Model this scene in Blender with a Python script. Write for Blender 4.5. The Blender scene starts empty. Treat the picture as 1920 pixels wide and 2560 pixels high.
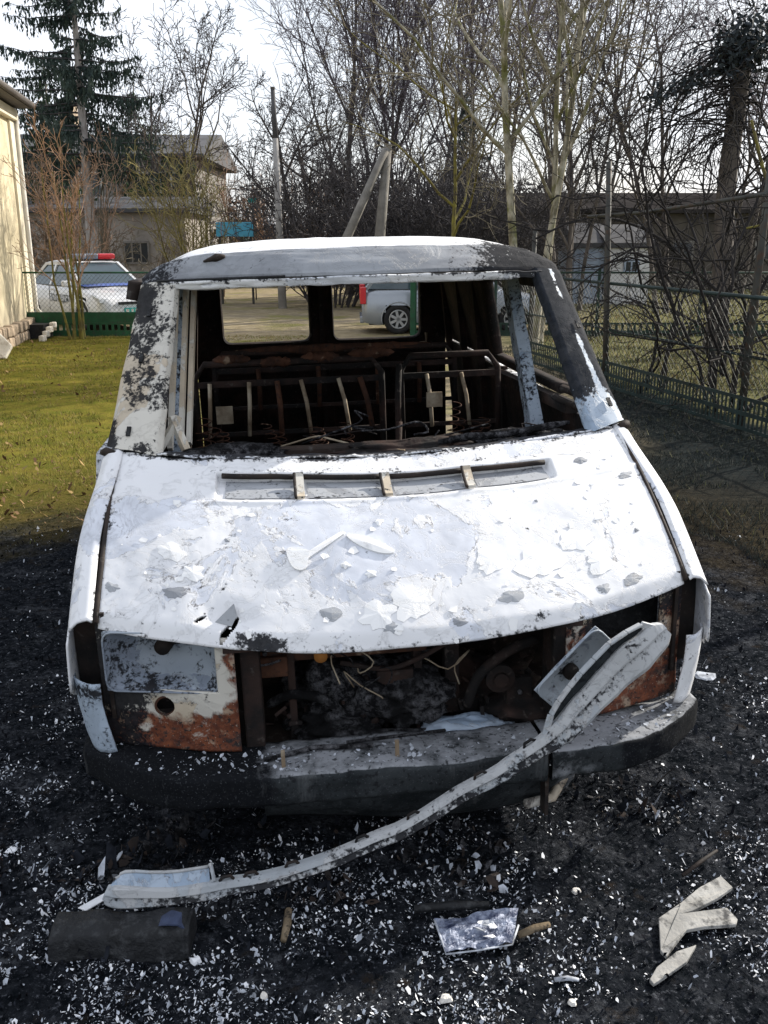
import bpy, math, random
import numpy as np
from mathutils import Vector, Matrix
sc = bpy.context.scene
COL = sc.collection
rad = math.radians

# ------------------------------------------------------------------ camera, sky, sun, exposure
cam_d = bpy.data.cameras.new('camera'); cam = bpy.data.objects.new('camera', cam_d); COL.objects.link(cam)
cam.location = (0, 0, 1.9)
cam.rotation_euler = (rad(90) - math.atan(672 / 2250), 0, 0)
cam_d.sensor_fit = 'VERTICAL'; cam_d.sensor_height = 24
cam_d.lens = 24 * 2250 / 2560
cam_d.clip_start = 0.05; cam_d.clip_end = 2000
sc.camera = cam

SUN_AZ, SUN_EL = 54.0, 29.0          # clockwise from +Y, elevation
world = bpy.data.worlds.new('World'); sc.world = world; world.use_nodes = True
wt = world.node_tree; wt.nodes.clear()
wo = wt.nodes.new('ShaderNodeOutputWorld'); wb = wt.nodes.new('ShaderNodeBackground')
sky = wt.nodes.new('ShaderNodeTexSky'); sky.sky_type = 'NISHITA'; sky.sun_disc = False
sky.sun_elevation = rad(SUN_EL); sky.sun_rotation = rad(SUN_AZ); sky.dust_density = 2.5; sky.air_density = 1.2
tc = wt.nodes.new('ShaderNodeTexCoord'); mp = wt.nodes.new('ShaderNodeMapping'); mp.inputs['Scale'].default_value = (1, 1, 2.2)
cn = wt.nodes.new('ShaderNodeTexNoise'); cn.inputs['Scale'].default_value = 2.3; cn.inputs['Detail'].default_value = 7; cn.inputs['Roughness'].default_value = 0.55
cr = wt.nodes.new('ShaderNodeMapRange'); cr.inputs['From Min'].default_value = 0.28; cr.inputs['From Max'].default_value = 0.60
cr.inputs['To Min'].default_value = 0.35; cr.inputs['To Max'].default_value = 0.92
cm = wt.nodes.new('ShaderNodeMix'); cm.data_type = 'RGBA'; cm.inputs[7].default_value = (8.3, 8.7, 9.5, 1)
wt.links.new(tc.outputs['Generated'], mp.inputs[0]); wt.links.new(mp.outputs[0], cn.inputs['Vector'])
wt.links.new(cn.outputs[0], cr.inputs[0]); wt.links.new(cr.outputs[0], cm.inputs[0])
wt.links.new(sky.outputs[0], cm.inputs[6]); wt.links.new(cm.outputs[2], wb.inputs['Color'])
wb.inputs['Strength'].default_value = 0.1
wt.links.new(wb.outputs[0], wo.inputs[0])

sun_d = bpy.data.lights.new('sun', 'SUN'); sun = bpy.data.objects.new('sun', sun_d); COL.objects.link(sun)
sun_d.energy = 5.0; sun_d.angle = rad(0.5); sun_d.color = (1.0, 0.93, 0.82)
sv = Vector((math.sin(rad(SUN_AZ)) * math.cos(rad(SUN_EL)), math.cos(rad(SUN_AZ)) * math.cos(rad(SUN_EL)), math.sin(rad(SUN_EL))))
sun.rotation_euler = sv.to_track_quat('Z', 'Y').to_euler(); sun.location = (20, 10, 30)
vs = sc.view_settings; vs.view_transform = 'Standard'; vs.look = 'None'; vs.exposure = 0.56; vs.gamma = 1; vs.use_curve_mapping = False

# ------------------------------------------------------------------ helpers
R0 = np.random.default_rng(7)
def vnoise(p, scale=1.0, seed=0, octaves=3):
    p = np.asarray(p, float) * scale; out = np.zeros(len(p)); amp = 1.0; tot = 0
    for o in range(octaves):
        q = p * (2 ** o) + 17.3 * o + seed * 3.71
        i = np.floor(q).astype(np.int64); f = q - i; f = f * f * (3 - 2 * f); v = 0
        for dx in (0, 1):
            for dy in (0, 1):
                for dz in (0, 1):
                    h = ((i[:, 0] + dx) * 374761393 + (i[:, 1] + dy) * 668265263 + (i[:, 2] + dz) * 2147483647 + seed * 974711) & 0x7fffffff
                    h = ((h ^ (h >> 13)) * 1274126177) & 0x7fffffff; h = (h ^ (h >> 16)) & 0xffff
                    w = (f[:, 0] if dx else 1 - f[:, 0]) * (f[:, 1] if dy else 1 - f[:, 1]) * (f[:, 2] if dz else 1 - f[:, 2])
                    v = v + w * h / 65535.0
        out += amp * v; tot += amp; amp *= 0.5
    return out / tot

def tag(o, label=None, cat=None, group=None, kind=None):
    if label: o['label'] = label
    if cat: o['category'] = cat
    if group: o['group'] = group
    if kind: o['kind'] = kind
    return o
def link(o, parent=None):
    COL.objects.link(o)
    if parent is not None: o.parent = parent
    return o
def empty(name, loc=(0, 0, 0), rot=(0, 0, 0), parent=None):
    o = bpy.data.objects.new(name, None); o.location = loc; o.rotation_euler = rot; o.empty_display_size = 0.2
    return link(o, parent)
def np_mesh(name, V, Fq, mats=(), smooth=False, midx=None):
    V = np.asarray(V, np.float32); Fq = np.asarray(Fq, np.int32)
    me = bpy.data.meshes.new(name); k = Fq.shape[1]
    me.vertices.add(len(V)); me.vertices.foreach_set('co', V.ravel())
    me.loops.add(Fq.size); me.loops.foreach_set('vertex_index', Fq.ravel())
    me.polygons.add(len(Fq)); me.polygons.foreach_set('loop_start', np.arange(0, Fq.size, k, dtype=np.int32))
    for m in mats: me.materials.append(m)
    if midx is not None: me.polygons.foreach_set('material_index', np.asarray(midx, np.int32))
    me.polygons.foreach_set('use_smooth', np.full(len(Fq), bool(smooth)))
    me.update(calc_edges=True); return me
def attr(me, **kw):
    for k, v in kw.items():
        a = me.attributes.new(k, 'FLOAT', 'POINT'); a.data.foreach_set('value', np.asarray(v, np.float32))
def obj_np(name, V, Fq, m, parent=None, smooth=False, midx=None, **at):
    mats = m if isinstance(m, (list, tuple)) else [m]
    me = np_mesh(name, V, Fq, mats, smooth, midx)
    if at: attr(me, **at)
    return link(bpy.data.objects.new(name, me), parent)

class MB:                                             # mesh builder
    def __init__(s): s.v = []; s.f = []; s.sm = []
    def add(s, vs, fs, smooth=False):
        b = len(s.v); s.v += [tuple(map(float, q)) for q in vs]
        for f in fs: s.f.append([i + b for i in f]); s.sm.append(smooth)
        return s
    def box(s, c, d, M=None):
        x, y, z = d[0] / 2, d[1] / 2, d[2] / 2
        P = [Vector((sx * x, sy * y, sz * z)) for sz in (-1, 1) for sy in (-1, 1) for sx in (-1, 1)]
        if M is not None: P = [M @ q for q in P]
        P = [q + Vector(c) for q in P]
        return s.add(P, [(0, 2, 3, 1), (4, 5, 7, 6), (0, 1, 5, 4), (2, 6, 7, 3), (0, 4, 6, 2), (1, 3, 7, 5)])
    def bar(s, a, b, w, d=None, up=(0, 0, 1)):
        a, b = Vector(a), Vector(b); d = d or w; t = (b - a); L = t.length; t.normalize(); u = Vector(up)
        if abs(t.dot(u)) > 0.98: u = Vector((1, 0, 0))
        n = t.cross(u).normalized(); u = n.cross(t).normalized()
        P = [e + n * sx * w / 2 + u * sz * d / 2 for e in (a, b) for sx, sz in ((-1, -1), (1, -1), (1, 1), (-1, 1))]
        return s.add(P, [(3, 2, 1, 0), (4, 5, 6, 7), (0, 1, 5, 4), (1, 2, 6, 5), (2, 3, 7, 6), (3, 0, 4, 7)])
    def tube(s, pts, r, k=8, closed=False, caps=True):
        P = [Vector(q) for q in pts]; n = len(P); rs = r if isinstance(r, (list, tuple)) else [r] * n; vs = []; u = None
        for i in range(n):
            t = (P[(i + 1) % n] - P[i - 1]) if closed else (P[min(i + 1, n - 1)] - P[max(i - 1, 0)])
            t.normalize()
            if u is None: u = t.orthogonal().normalized()
            u = (u - t * u.dot(t)); u = u.normalized() if u.length > 1e-6 else t.orthogonal().normalized(); w = t.cross(u)
            vs += [P[i] + (u * math.cos(2 * math.pi * j / k) + w * math.sin(2 * math.pi * j / k)) * rs[i] for j in range(k)]
        fs = []
        for i in range(n if closed else n - 1):
            for j in range(k): fs.append((i * k + j, i * k + (j + 1) % k, ((i + 1) % n) * k + (j + 1) % k, ((i + 1) % n) * k + j))
        if caps and not closed: fs += [tuple(range(k))[::-1], tuple(range((n - 1) * k, n * k))]
        return s.add(vs, fs, True)
    def prism(s, poly, axis, a, b):                    # poly in the two other axes, in order
        def mk(p, h):
            q = list(p); q.insert(axis, h); return q
        n = len(poly); vs = [mk(p, a) for p in poly] + [mk(p, b) for p in poly]
        return s.add(vs, [tuple(range(n))[::-1], tuple(range(n, 2 * n))] + [(i, (i + 1) % n, n + (i + 1) % n, n + i) for i in range(n)])
    def ring_plate(s, outer, inner, axis, a, b):       # plate with a hole; outer and inner have equal counts
        def mk(p, h):
            q = list(p); q.insert(axis, h); return q
        n = len(outer); vs = [mk(p, h) for h in (a, b) for L in (outer, inner) for p in L]
        fs = []
        for i in range(n):
            j = (i + 1) % n
            fs += [(i, j, n + j, n + i), (2 * n + i, 3 * n + i, 3 * n + j, 2 * n + j), (i, 2 * n + i, 2 * n + j, j), (n + i, n + j, 3 * n + j, 3 * n + i)]
        return s.add(vs, fs)
    def quad(s, *p): return s.add(p, [tuple(range(len(p)))])
    def build(s, name, m, parent=None, bevel=0, loc=None, rot=None):
        me = bpy.data.meshes.new(name); me.from_pydata(s.v, [], s.f); me.polygons.foreach_set('use_smooth', s.sm)
        for q in (m if isinstance(m, (list, tuple)) else [m]): me.materials.append(q)
        me.update(); o = link(bpy.data.objects.new(name, me), parent)
        if loc: o.location = loc
        if rot: o.rotation_euler = rot
        if bevel:
            b = o.modifiers.new('bevel', 'BEVEL'); b.width = bevel; b.segments = 2; b.limit_method = 'ANGLE'
        return o
def rrect(x0, z0, x1, z1, r, k=4):                     # rounded rectangle, 4*(k+1) points, ccw from lower right corner
    out = []
    for cx, cz, a0 in ((x1 - r, z0 + r, -90), (x1 - r, z1 - r, 0), (x0 + r, z1 - r, 90), (x0 + r, z0 + r, 180)):
        for i in range(k + 1):
            a = rad(a0 + 90 * i / k); out.append((cx + r * math.cos(a), cz + r * math.sin(a)))
    return out
def rect_like(x0, z0, x1, z1, k=4):                    # same point count as rrect, square corners
    return rrect(x0, z0, x1, z1, 0.0005, k)
def grid(name, us, vs, fn, m, parent=None, drop=None, solid=0, smooth=True, att=None):
    U, Vv = np.meshgrid(us, vs); u = U.ravel(); v = Vv.ravel(); P = fn(u, v); nu, nv = len(us), len(vs)
    i = np.arange(nv - 1)[:, None] * nu + np.arange(nu - 1)[None, :]; i = i.ravel()
    Fq = np.stack([i, i + 1, i + nu + 1, i + nu], 1)
    if drop is not None:
        c = P[Fq].mean(1); Fq = Fq[~drop(c)]
    at = att(P, u, v) if att else {}
    o = obj_np(name, P, Fq, m, parent, smooth, **at)
    if solid:
        md = o.modifiers.new('thick', 'SOLIDIFY'); md.thickness = solid; md.offset = 1 if solid < 0 else -1; md.thickness = abs(solid)
    return o
def catmull(P, n):
    P = np.asarray(P, float); Q = np.vstack([2 * P[0] - P[1], P, 2 * P[-1] - P[-2]]); t = np.linspace(0, len(P) - 1 - 1e-6, n); i = t.astype(int); f = (t - i)[:, None]
    a, b, c, d = Q[i], Q[i + 1], Q[i + 2], Q[i + 3]
    return 0.5 * ((2 * b) + (c - a) * f + (2 * a - 5 * b + 4 * c - d) * f ** 2 + (3 * b - 3 * c + d - a) * f ** 3)
def ss(x, a, b):
    t = np.clip((x - a) / (b - a), 0, 1); return t * t * (3 - 2 * t)

# ------------------------------------------------------------------ materials
class G:                                               # small node graph helper
    def __init__(s, name, rough=0.7, metal=0.0, spec=0.3):
        s.m = bpy.data.materials.new(name); s.m.use_nodes = True; s.t = s.m.node_tree; s.b = s.t.nodes['Principled BSDF']
        s.b.inputs['Roughness'].default_value = rough; s.b.inputs['Metallic'].default_value = metal; s.b.inputs['Specular IOR Level'].default_value = spec
        s.co = s.t.nodes.new('ShaderNodeTexCoord').outputs['Object']
    def l(s, a, b): s.t.links.new(a, b)
    def put(s, sock, v):
        if hasattr(v, 'is_linked') or isinstance(v, bpy.types.NodeSocket): s.l(v, sock)
        elif isinstance(v, (tuple, list)) and len(v) == 3 and sock.type == 'RGBA': sock.default_value = (*v, 1)
        else: sock.default_value = v
    def noise(s, scale, detail=4, rough=0.55, dist=0.0, vec=None, stretch=None):
        n = s.t.nodes.new('ShaderNodeTexNoise'); n.inputs['Scale'].default_value = scale; n.inputs['Detail'].default_value = detail
        n.inputs['Roughness'].default_value = rough; n.inputs['Distortion'].default_value = dist; v = vec or s.co
        if stretch:
            mp = s.t.nodes.new('ShaderNodeMapping'); mp.inputs['Scale'].default_value = stretch; s.l(v, mp.inputs[0]); v = mp.outputs[0]
        s.l(v, n.inputs['Vector']); return n.outputs[0]
    def voro(s, scale, feature='F1', out='Distance', vec=None):
        n = s.t.nodes.new('ShaderNodeTexVoronoi'); n.feature = feature; n.inputs['Scale'].default_value = scale; s.l(vec or s.co, n.inputs['Vector']); return n.outputs[out]
    def ramp(s, x, a, b, lo=0.0, hi=1.0):
        n = s.t.nodes.new('ShaderNodeMapRange'); s.put(n.inputs[0], x)
        for i, v in zip((1, 2, 3, 4), (a, b, lo, hi)): n.inputs[i].default_value = v
        return n.outputs[0]
    def math(s, op, a, b=0.0, c=None):
        n = s.t.nodes.new('ShaderNodeMath'); n.operation = op; s.put(n.inputs[0], a); s.put(n.inputs[1], b)
        if c is not None: s.put(n.inputs[2], c)
        return n.outputs[0]
    def mix(s, f, a, b):
        n = s.t.nodes.new('ShaderNodeMix'); n.data_type = 'RGBA'; s.put(n.inputs[0], f); s.put(n.inputs[6], a); s.put(n.inputs[7], b); return n.outputs[2]
    def attr(s, name):
        n = s.t.nodes.new('ShaderNodeAttribute'); n.attribute_name = name; return n.outputs['Fac']
    def xyz(s):
        n = s.t.nodes.new('ShaderNodeSeparateXYZ'); s.l(s.co, n.inputs[0]); return n.outputs
    def color(s, c): s.put(s.b.inputs['Base Color'], c)
    def rough(s, c): s.put(s.b.inputs['Roughness'], c)
    def bump(s, h, strength=0.4, dist=0.01):
        n = s.t.nodes.new('ShaderNodeBump'); n.inputs['Strength'].default_value = strength; n.inputs['Distance'].default_value = dist
        s.l(h, n.inputs['Height']); s.l(n.outputs[0], s.b.inputs['Normal'])
    def random(s):
        n = s.t.nodes.new('ShaderNodeObjectInfo'); return n.outputs['Random']

def simple(name, c, rough=0.7, metal=0.0, var=0.25, scale=6.0, bump=0.15, spec=0.3, dirt=None):
    g = G(name, rough, metal, spec); n = g.noise(scale, 5)
    lo = tuple(x * (1 - var) for x in c); hi = tuple(min(1, x * (1 + var)) for x in c)
    col = g.mix(g.ramp(n, 0.3, 0.7), lo, hi)
    if dirt: col = g.mix(g.ramp(g.noise(scale * 2.3, 6, 0.65), 0.52, 0.66), col, dirt)
    g.color(col)
    if bump: g.bump(g.noise(scale * 6, 4), bump, 0.01)
    return g.m

def burnt_paint(name, paint=(0.74, 0.745, 0.765), primer=(0.50, 0.52, 0.57), primer_amt=0.03, speck=0.865):
    g = G(name, 0.55, 0.0, 0.35); soot = g.attr('soot'); rust = g.attr('rust'); bare = g.attr('bare'); prim = g.attr('prim')
    n1 = g.noise(3.2, 9, 0.62, 0.6); n2 = g.noise(9, 8, 0.65, 0.4); n3 = g.noise(30, 6, 0.6); n4 = g.noise(2.0, 3, 0.5)
    c = g.mix(g.ramp(n4, 0.3, 0.75), tuple(x * 0.90 for x in paint), paint)
    f = g.math('ADD', g.math('ADD', n1, primer_amt), prim)
    c = g.mix(g.ramp(f, 0.555, 0.565), c, g.mix(g.ramp(n2, 0.3, 0.7), primer, tuple(x * 1.32 for x in primer)))   # bare primer where paint has lifted
    edge = g.math('ABSOLUTE', g.math('SUBTRACT', f, 0.556))
    c = g.mix(g.math('MULTIPLY', g.ramp(edge, 0.0, 0.006, 1, 0), g.ramp(n3, 0.42, 0.6)), c, (0.16, 0.15, 0.15))                      # lifted edges, broken lines
    n5 = g.noise(6.5, 10, 0.7, 1.2); e2 = g.math('ABSOLUTE', g.math('SUBTRACT', n5, 0.53))
    c = g.mix(g.math('MULTIPLY', g.ramp(e2, 0.0, 0.008, 1, 0), g.ramp(n2, 0.52, 0.64)), c, (0.28, 0.27, 0.27))                       # fine cracks
    c = g.mix(g.math('MULTIPLY', g.ramp(n2, 0.675, 0.70), 0.85), c, (0.20, 0.20, 0.21))
    c = g.mix(g.ramp(g.math('ADD', g.math('MULTIPLY', g.math('SUBTRACT', n3, 0.5), 1.3), n2), speck, speck + 0.04), c, (0.03, 0.028, 0.027)) # specks
    c = g.mix(g.ramp(g.math('ADD', bare, g.math('MULTIPLY', g.math('SUBTRACT', n2, 0.5), 0.9)), 0.35, 0.65), c, g.mix(g.ramp(n1, 0.35, 0.65), (0.17, 0.18, 0.20), (0.28, 0.295, 0.32)))  # bare: burnt grey that also carries the roof front's painted shade
    rn = g.math('ADD', rust, g.math('MULTIPLY', g.math('SUBTRACT', n2, 0.5), 1.6))
    n6 = g.noise(85, 4, 0.6); n7 = g.noise(150, 3, 0.6)
    rc = g.mix(g.ramp(n3, 0.35, 0.65), (0.075, 0.022, 0.013), (0.20, 0.062, 0.028))
    rc = g.mix(g.ramp(g.noise(14, 5), 0.56, 0.64), rc, (0.34, 0.25, 0.18)); rc = g.mix(g.ramp(n2, 0.56, 0.62), rc, (0.035, 0.025, 0.024)); rc = g.mix(g.ramp(n6, 0.57, 0.62), rc, (0.03, 0.022, 0.02)); rc = g.mix(g.ramp(n7, 0.66, 0.70), rc, (0.42, 0.36, 0.30))
    c = g.mix(g.ramp(rn, 0.45, 0.6), c, rc)
    sn = g.math('ADD', soot, g.math('MULTIPLY', g.math('SUBTRACT', n2, 0.5), 1.5)); sn = g.math('ADD', sn, g.math('MULTIPLY', g.math('SUBTRACT', n3, 0.5), 1.0)); sn = g.math('ADD', sn, g.math('MULTIPLY', g.math('SUBTRACT', n6, 0.5), 1.3))
    sc_ = g.mix(g.ramp(n3, 0.4, 0.75), (0.010, 0.011, 0.014), (0.032, 0.032, 0.036))
    sm = g.ramp(sn, 0.38, 0.62, 0, 0.97); c = g.mix(sm, c, sc_)
    g.color(c); g.rough(g.math('MAXIMUM', g.ramp(n2, 0.3, 0.7, 0.45, 0.75), g.math('MULTIPLY', sm, 0.92))); g.l(g.ramp(sm, 0, 1, 0.35, 0.08), g.b.inputs['Specular IOR Level'])
    h = g.math('ADD', g.ramp(f, 0.54, 0.57, 0.5, 0.0), g.math('MULTIPLY', n2, 0.5)); h = g.math('ADD', h, g.math('MULTIPLY', g.ramp(e2, 0.0, 0.02, 0, 1), 0.25))
    g.bump(h, 0.55, 0.006)
    return g.m
M = {}
M['paint'] = burnt_paint('burnt_white_paint')
M['roof'] = burnt_paint('burnt_roof_paint', (0.78, 0.785, 0.80), (0.52, 0.54, 0.58), 0.0, 0.85)
M['pillar'] = burnt_paint('scorched_pillar_paint', (0.58, 0.555, 0.50), (0.42, 0.36, 0.28), 0.03, 0.745)
M['bluemetal'] = burnt_paint('heat_blued_metal', (0.36, 0.43, 0.52), (0.22, 0.28, 0.36), 0.04, 0.79)
M['bowl'] = burnt_paint('lamp_bowl_metal', (0.34, 0.385, 0.44), (0.19, 0.22, 0.27), 0.05, 0.74)
M['blister'] = burnt_paint('white_paint_blister', (0.84, 0.84, 0.84), (0.80, 0.80, 0.80), -0.2, 0.95)
M['louver'] = burnt_paint('louver_grey', (0.34, 0.355, 0.38), (0.22, 0.23, 0.25), 0.04, 0.79)
M['trim'] = burnt_paint('trim_plastic', (0.42, 0.43, 0.44), (0.28, 0.30, 0.32), 0.02, 0.77)

g = G('charred_metal', 0.75, 0, 0.25)
n = g.noise(7, 7, 0.6); n2 = g.noise(28, 5, 0.6)
c = g.mix(g.ramp(n, 0.35, 0.62), (0.008, 0.008, 0.009), (0.035, 0.024, 0.019)); c = g.mix(g.ramp(n2, 0.6, 0.7), c, (0.075, 0.07, 0.066))
c = g.mix(g.ramp(g.noise(3.5, 6, 0.6), 0.62, 0.72), c, (0.045, 0.020, 0.013)); g.color(c); g.bump(n2, 0.4, 0.01); M['char'] = g.m
g = G('rusty_metal', 0.85, 0, 0.2)
n = g.noise(9, 7, 0.62); n2 = g.noise(40, 5)
c = g.mix(g.ramp(n, 0.35, 0.65), (0.035, 0.019, 0.014), (0.10, 0.045, 0.027)); c = g.mix(g.ramp(n2, 0.55, 0.68), c, (0.025, 0.02, 0.02)); c = g.mix(g.ramp(g.noise(16, 5), 0.63, 0.72), c, (0.30, 0.22, 0.16))
g.color(c); g.bump(n2, 0.5, 0.008); M['rust'] = g.m
g = G('rusty_char', 0.85, 0, 0.2)
n = g.noise(6, 7, 0.62); n2 = g.noise(40, 5)
c = g.mix(g.ramp(n, 0.42, 0.68), (0.012, 0.011, 0.011), (0.046, 0.027, 0.022)); c = g.mix(g.ramp(n2, 0.6, 0.7), c, (0.06, 0.05, 0.045)); g.color(c); g.bump(n2, 0.5, 0.008); M['rustchar'] = g.m
g = G('ashy_rod', 0.85); n = g.noise(10, 5, vec=None); g.color(g.mix(g.ramp(n, 0.4, 0.6), (0.20, 0.15, 0.10), (0.42, 0.36, 0.27))); M['rod'] = g.m
g = G('ash_lump', 0.95, 0, 0.1); n = g.noise(34, 8, 0.75); c = g.mix(g.ramp(n, 0.45, 0.66), (0.012, 0.012, 0.014), (0.20, 0.20, 0.215)); c = g.mix(g.ramp(g.noise(7, 4), 0.45, 0.62), c, (0.012, 0.012, 0.013)); g.color(c); g.bump(n, 1.0, 0.03); M['ash'] = g.m
g = G('bumper_steel', 0.95, 0, 0.08)
n = g.noise(6, 7, 0.6); ash = g.attr('ash'); soot = g.attr('soot')
c = g.mix(g.ramp(n, 0.35, 0.65), (0.012, 0.015, 0.017), (0.040, 0.045, 0.049))
c = g.mix(g.ramp(g.math('ADD', ash, g.math('MULTIPLY', g.math('SUBTRACT', g.noise(12, 6, 0.65), 0.5), 1.2)), 0.4, 0.75), c, (0.25, 0.26, 0.28))
c = g.mix(g.ramp(g.math('ADD', soot, g.math('MULTIPLY', g.math('SUBTRACT', g.noise(14, 6, 0.65), 0.5), 1.2)), 0.35, 0.7), c, (0.007, 0.008, 0.010))
c = g.mix(g.ramp(g.noise(170, 4), 0.60, 0.70, 0, 0.4), c, (0.13, 0.14, 0.15)); c = g.mix(g.ramp(g.noise(60, 5), 0.56, 0.64, 0, 0.8), c, (0.012, 0.013, 0.015)); c = g.mix(g.ramp(g.noise(8, 6, 0.7, stretch=(1, 1, 0.15)), 0.58, 0.7, 0, 0.6), c, (0.11, 0.115, 0.12)); g.color(c); g.bump(g.noise(45, 5), 0.4, 0.006); M['bumper'] = g.m
M['black'] = simple('black_plastic', (0.011, 0.012, 0.014), 0.6, var=0.5, scale=14, bump=0.6, spec=0.25, dirt=(0.035, 0.037, 0.04))
M['rubber'] = simple('tyre_rubber', (0.02, 0.02, 0.021), 0.85, scale=14)
g = G('bark_grey', 0.9, 0, 0.15); n = g.noise(5, 6, 0.65, stretch=(1, 1, 0.35)); g.color(g.mix(g.ramp(n, 0.35, 0.68), (0.055, 0.047, 0.043), (0.145, 0.125, 0.11))); g.bump(n, 0.7, 0.02); M['bark'] = g.m
g = G('bark_pale', 0.85, 0, 0.15); n = g.noise(6, 6, 0.65, stretch=(1, 1, 0.5)); c = g.mix(g.ramp(n, 0.4, 0.62), (0.13, 0.115, 0.075), (0.42, 0.39, 0.31)); c = g.mix(g.ramp(g.noise(2.5, 4), 0.5, 0.62), c, (0.14, 0.14, 0.055)); g.color(c); g.bump(n, 0.6, 0.02); M['bark_pale'] = g.m
g = G('bark_moss', 0.9, 0, 0.1); n = g.noise(5, 6, 0.65); g.color(g.mix(g.ramp(n, 0.35, 0.62), (0.075, 0.062, 0.04), (0.19, 0.17, 0.045))); g.bump(n, 0.6, 0.02); M['bark_moss'] = g.m
g = G('bark_spruce', 0.9, 0, 0.1); n = g.noise(7, 6, 0.65, stretch=(1, 1, 0.4)); g.color(g.mix(g.ramp(n, 0.35, 0.65), (0.20, 0.18, 0.165), (0.42, 0.39, 0.37))); g.bump(n, 0.8, 0.03); M['bark_spruce'] = g.m
M['twig_purple'] = simple('twig_dull_purple', (0.15, 0.13, 0.15), 0.9, scale=3, bump=0)
M['twig_dark'] = simple('twig_dark', (0.06, 0.055, 0.058), 0.9, scale=3, bump=0)
M['twig_pale'] = simple('twig_pale', (0.17, 0.15, 0.11), 0.9, var=0.4, scale=2, bump=0)
M['twig_red'] = simple('twig_reddish', (0.30, 0.195, 0.135), 0.9, var=0.4, scale=2, bump=0)
M['twig_olive'] = simple('twig_olive', (0.24, 0.20, 0.08), 0.9, var=0.4, scale=2, bump=0)
M['twig_brown'] = simple('twig_brown', (0.15, 0.105, 0.07), 0.9, var=0.4, scale=2, bump=0)
def leafy(name, a, b):
    g = G(name, 0.75, 0, 0.2); n = g.noise(1.6, 4); n2 = g.noise(14, 3); c = g.mix(g.ramp(n, 0.35, 0.65), a, b); c = g.mix(g.ramp(n2, 0.55, 0.7), c, tuple(x * 1.5 for x in b)); g.color(c); return g.m
M['needle'] = leafy('spruce_needles', (0.018, 0.032, 0.032), (0.045, 0.066, 0.052))
M['needle2'] = leafy('conifer_needles', (0.014, 0.03, 0.014), (0.04, 0.07, 0.028))
M['vine'] = leafy('vine_leaves', (0.018, 0.024, 0.032), (0.04, 0.05, 0.055))
M['wood_far'] = leafy('far_woods', (0.028, 0.03, 0.033), (0.055, 0.05, 0.045))
M['green_faded'] = simple('faded_dark_green', (0.016, 0.036, 0.027), 0.7, var=0.4, scale=4)
M['green_paint'] = simple('green_fence_paint', (0.012, 0.07, 0.032), 0.55, var=0.35, scale=4, dirt=(0.03, 0.05, 0.035))
M['green_dark'] = simple('dark_green_fence_paint', (0.012, 0.026, 0.027), 0.6, var=0.35, scale=4)
M['wire'] = simple('fence_wire', (0.022, 0.032, 0.03), 0.6, scale=4, bump=0)
M['post'] = simple('fence_post_steel', (0.05, 0.05, 0.045), 0.65, var=0.4, scale=5, dirt=(0.06, 0.035, 0.022))
M['concrete'] = simple('pole_concrete', (0.30, 0.29, 0.28), 0.9, var=0.2, scale=3, bump=0.3)
M['old_wood'] = simple('weathered_wood', (0.17, 0.16, 0.145), 0.9, var=0.3, scale=4, bump=0.4)
M['brown_wood'] = simple('brown_fence_wood', (0.12, 0.085, 0.06), 0.9, var=0.35, scale=2, bump=0.2)
g = G('cream_render', 0.9, 0, 0.15); n = g.noise(1.3, 5, 0.6); x = g.xyz()
c = g.mix(g.ramp(n, 0.3, 0.7), (0.52, 0.45, 0.30), (0.64, 0.57, 0.41)); c = g.mix(g.ramp(g.math('ADD', x[2], g.noise(2.5, 6, 0.65)), 0.6, 1.5, 0.8, 0), c, (0.36, 0.31, 0.23)); c = g.mix(g.ramp(g.noise(6, 6, 0.7), 0.6, 0.7, 0, 0.5), c, (0.40, 0.35, 0.26))
g.color(c); g.bump(g.noise(30, 5), 0.4, 0.01); M['cream'] = g.m
M['cream_trim'] = simple('cream_trim', (0.68, 0.62, 0.48), 0.85, var=0.12, scale=3, bump=0.3)
M['stone'] = simple('plinth_stone', (0.33, 0.26, 0.19), 0.95, var=0.4, scale=5, bump=0.8)
M['white_slab'] = simple('whitewashed_slab', (0.66, 0.62, 0.55), 0.9, var=0.2, scale=6, bump=0.5, dirt=(0.4, 0.35, 0.28))
M['tin'] = simple('dark_tin_roof', (0.085, 0.075, 0.068), 0.7, var=0.3, scale=2)
M['roof_dark'] = simple('slate_roof', (0.075, 0.075, 0.08), 0.85, var=0.3, scale=1.2)
M['grey_wall'] = simple('grey_plaster', (0.20, 0.188, 0.175), 0.9, var=0.22, scale=0.8, bump=0.3, dirt=(0.13, 0.12, 0.11))
M['annex_wall'] = simple('stained_plaster', (0.29, 0.265, 0.24), 0.9, var=0.3, scale=0.9, bump=0.3, dirt=(0.2, 0.18, 0.155))
M['shed_white'] = simple('shed_white', (0.56, 0.56, 0.57), 0.9, var=0.15, scale=2)
M['shed_blue'] = simple('shed_blue_grey', (0.27, 0.32, 0.40), 0.9, var=0.2, scale=2)
M['barn_roof'] = simple('old_dark_roof', (0.035, 0.032, 0.031), 1.0, var=0.4, scale=1.0, spec=0.0)
M['vine_bark'] = simple('vine_bark', (0.028, 0.026, 0.026), 0.95, scale=3, bump=0, spec=0.05)
M['barn'] = simple('barn_boards', (0.08, 0.07, 0.058), 0.9, var=0.35, scale=1.5)
g = G('window_glass', 0.08, 0, 0.5); g.color((0.03, 0.037, 0.045)); M['glass'] = g.m
g = G('car_glass', 0.06, 0, 0.6); g.color((0.045, 0.07, 0.085)); M['carglass'] = g.m
M['white_frame'] = simple('white_frame', (0.66, 0.63, 0.56), 0.7, var=0.1)
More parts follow.
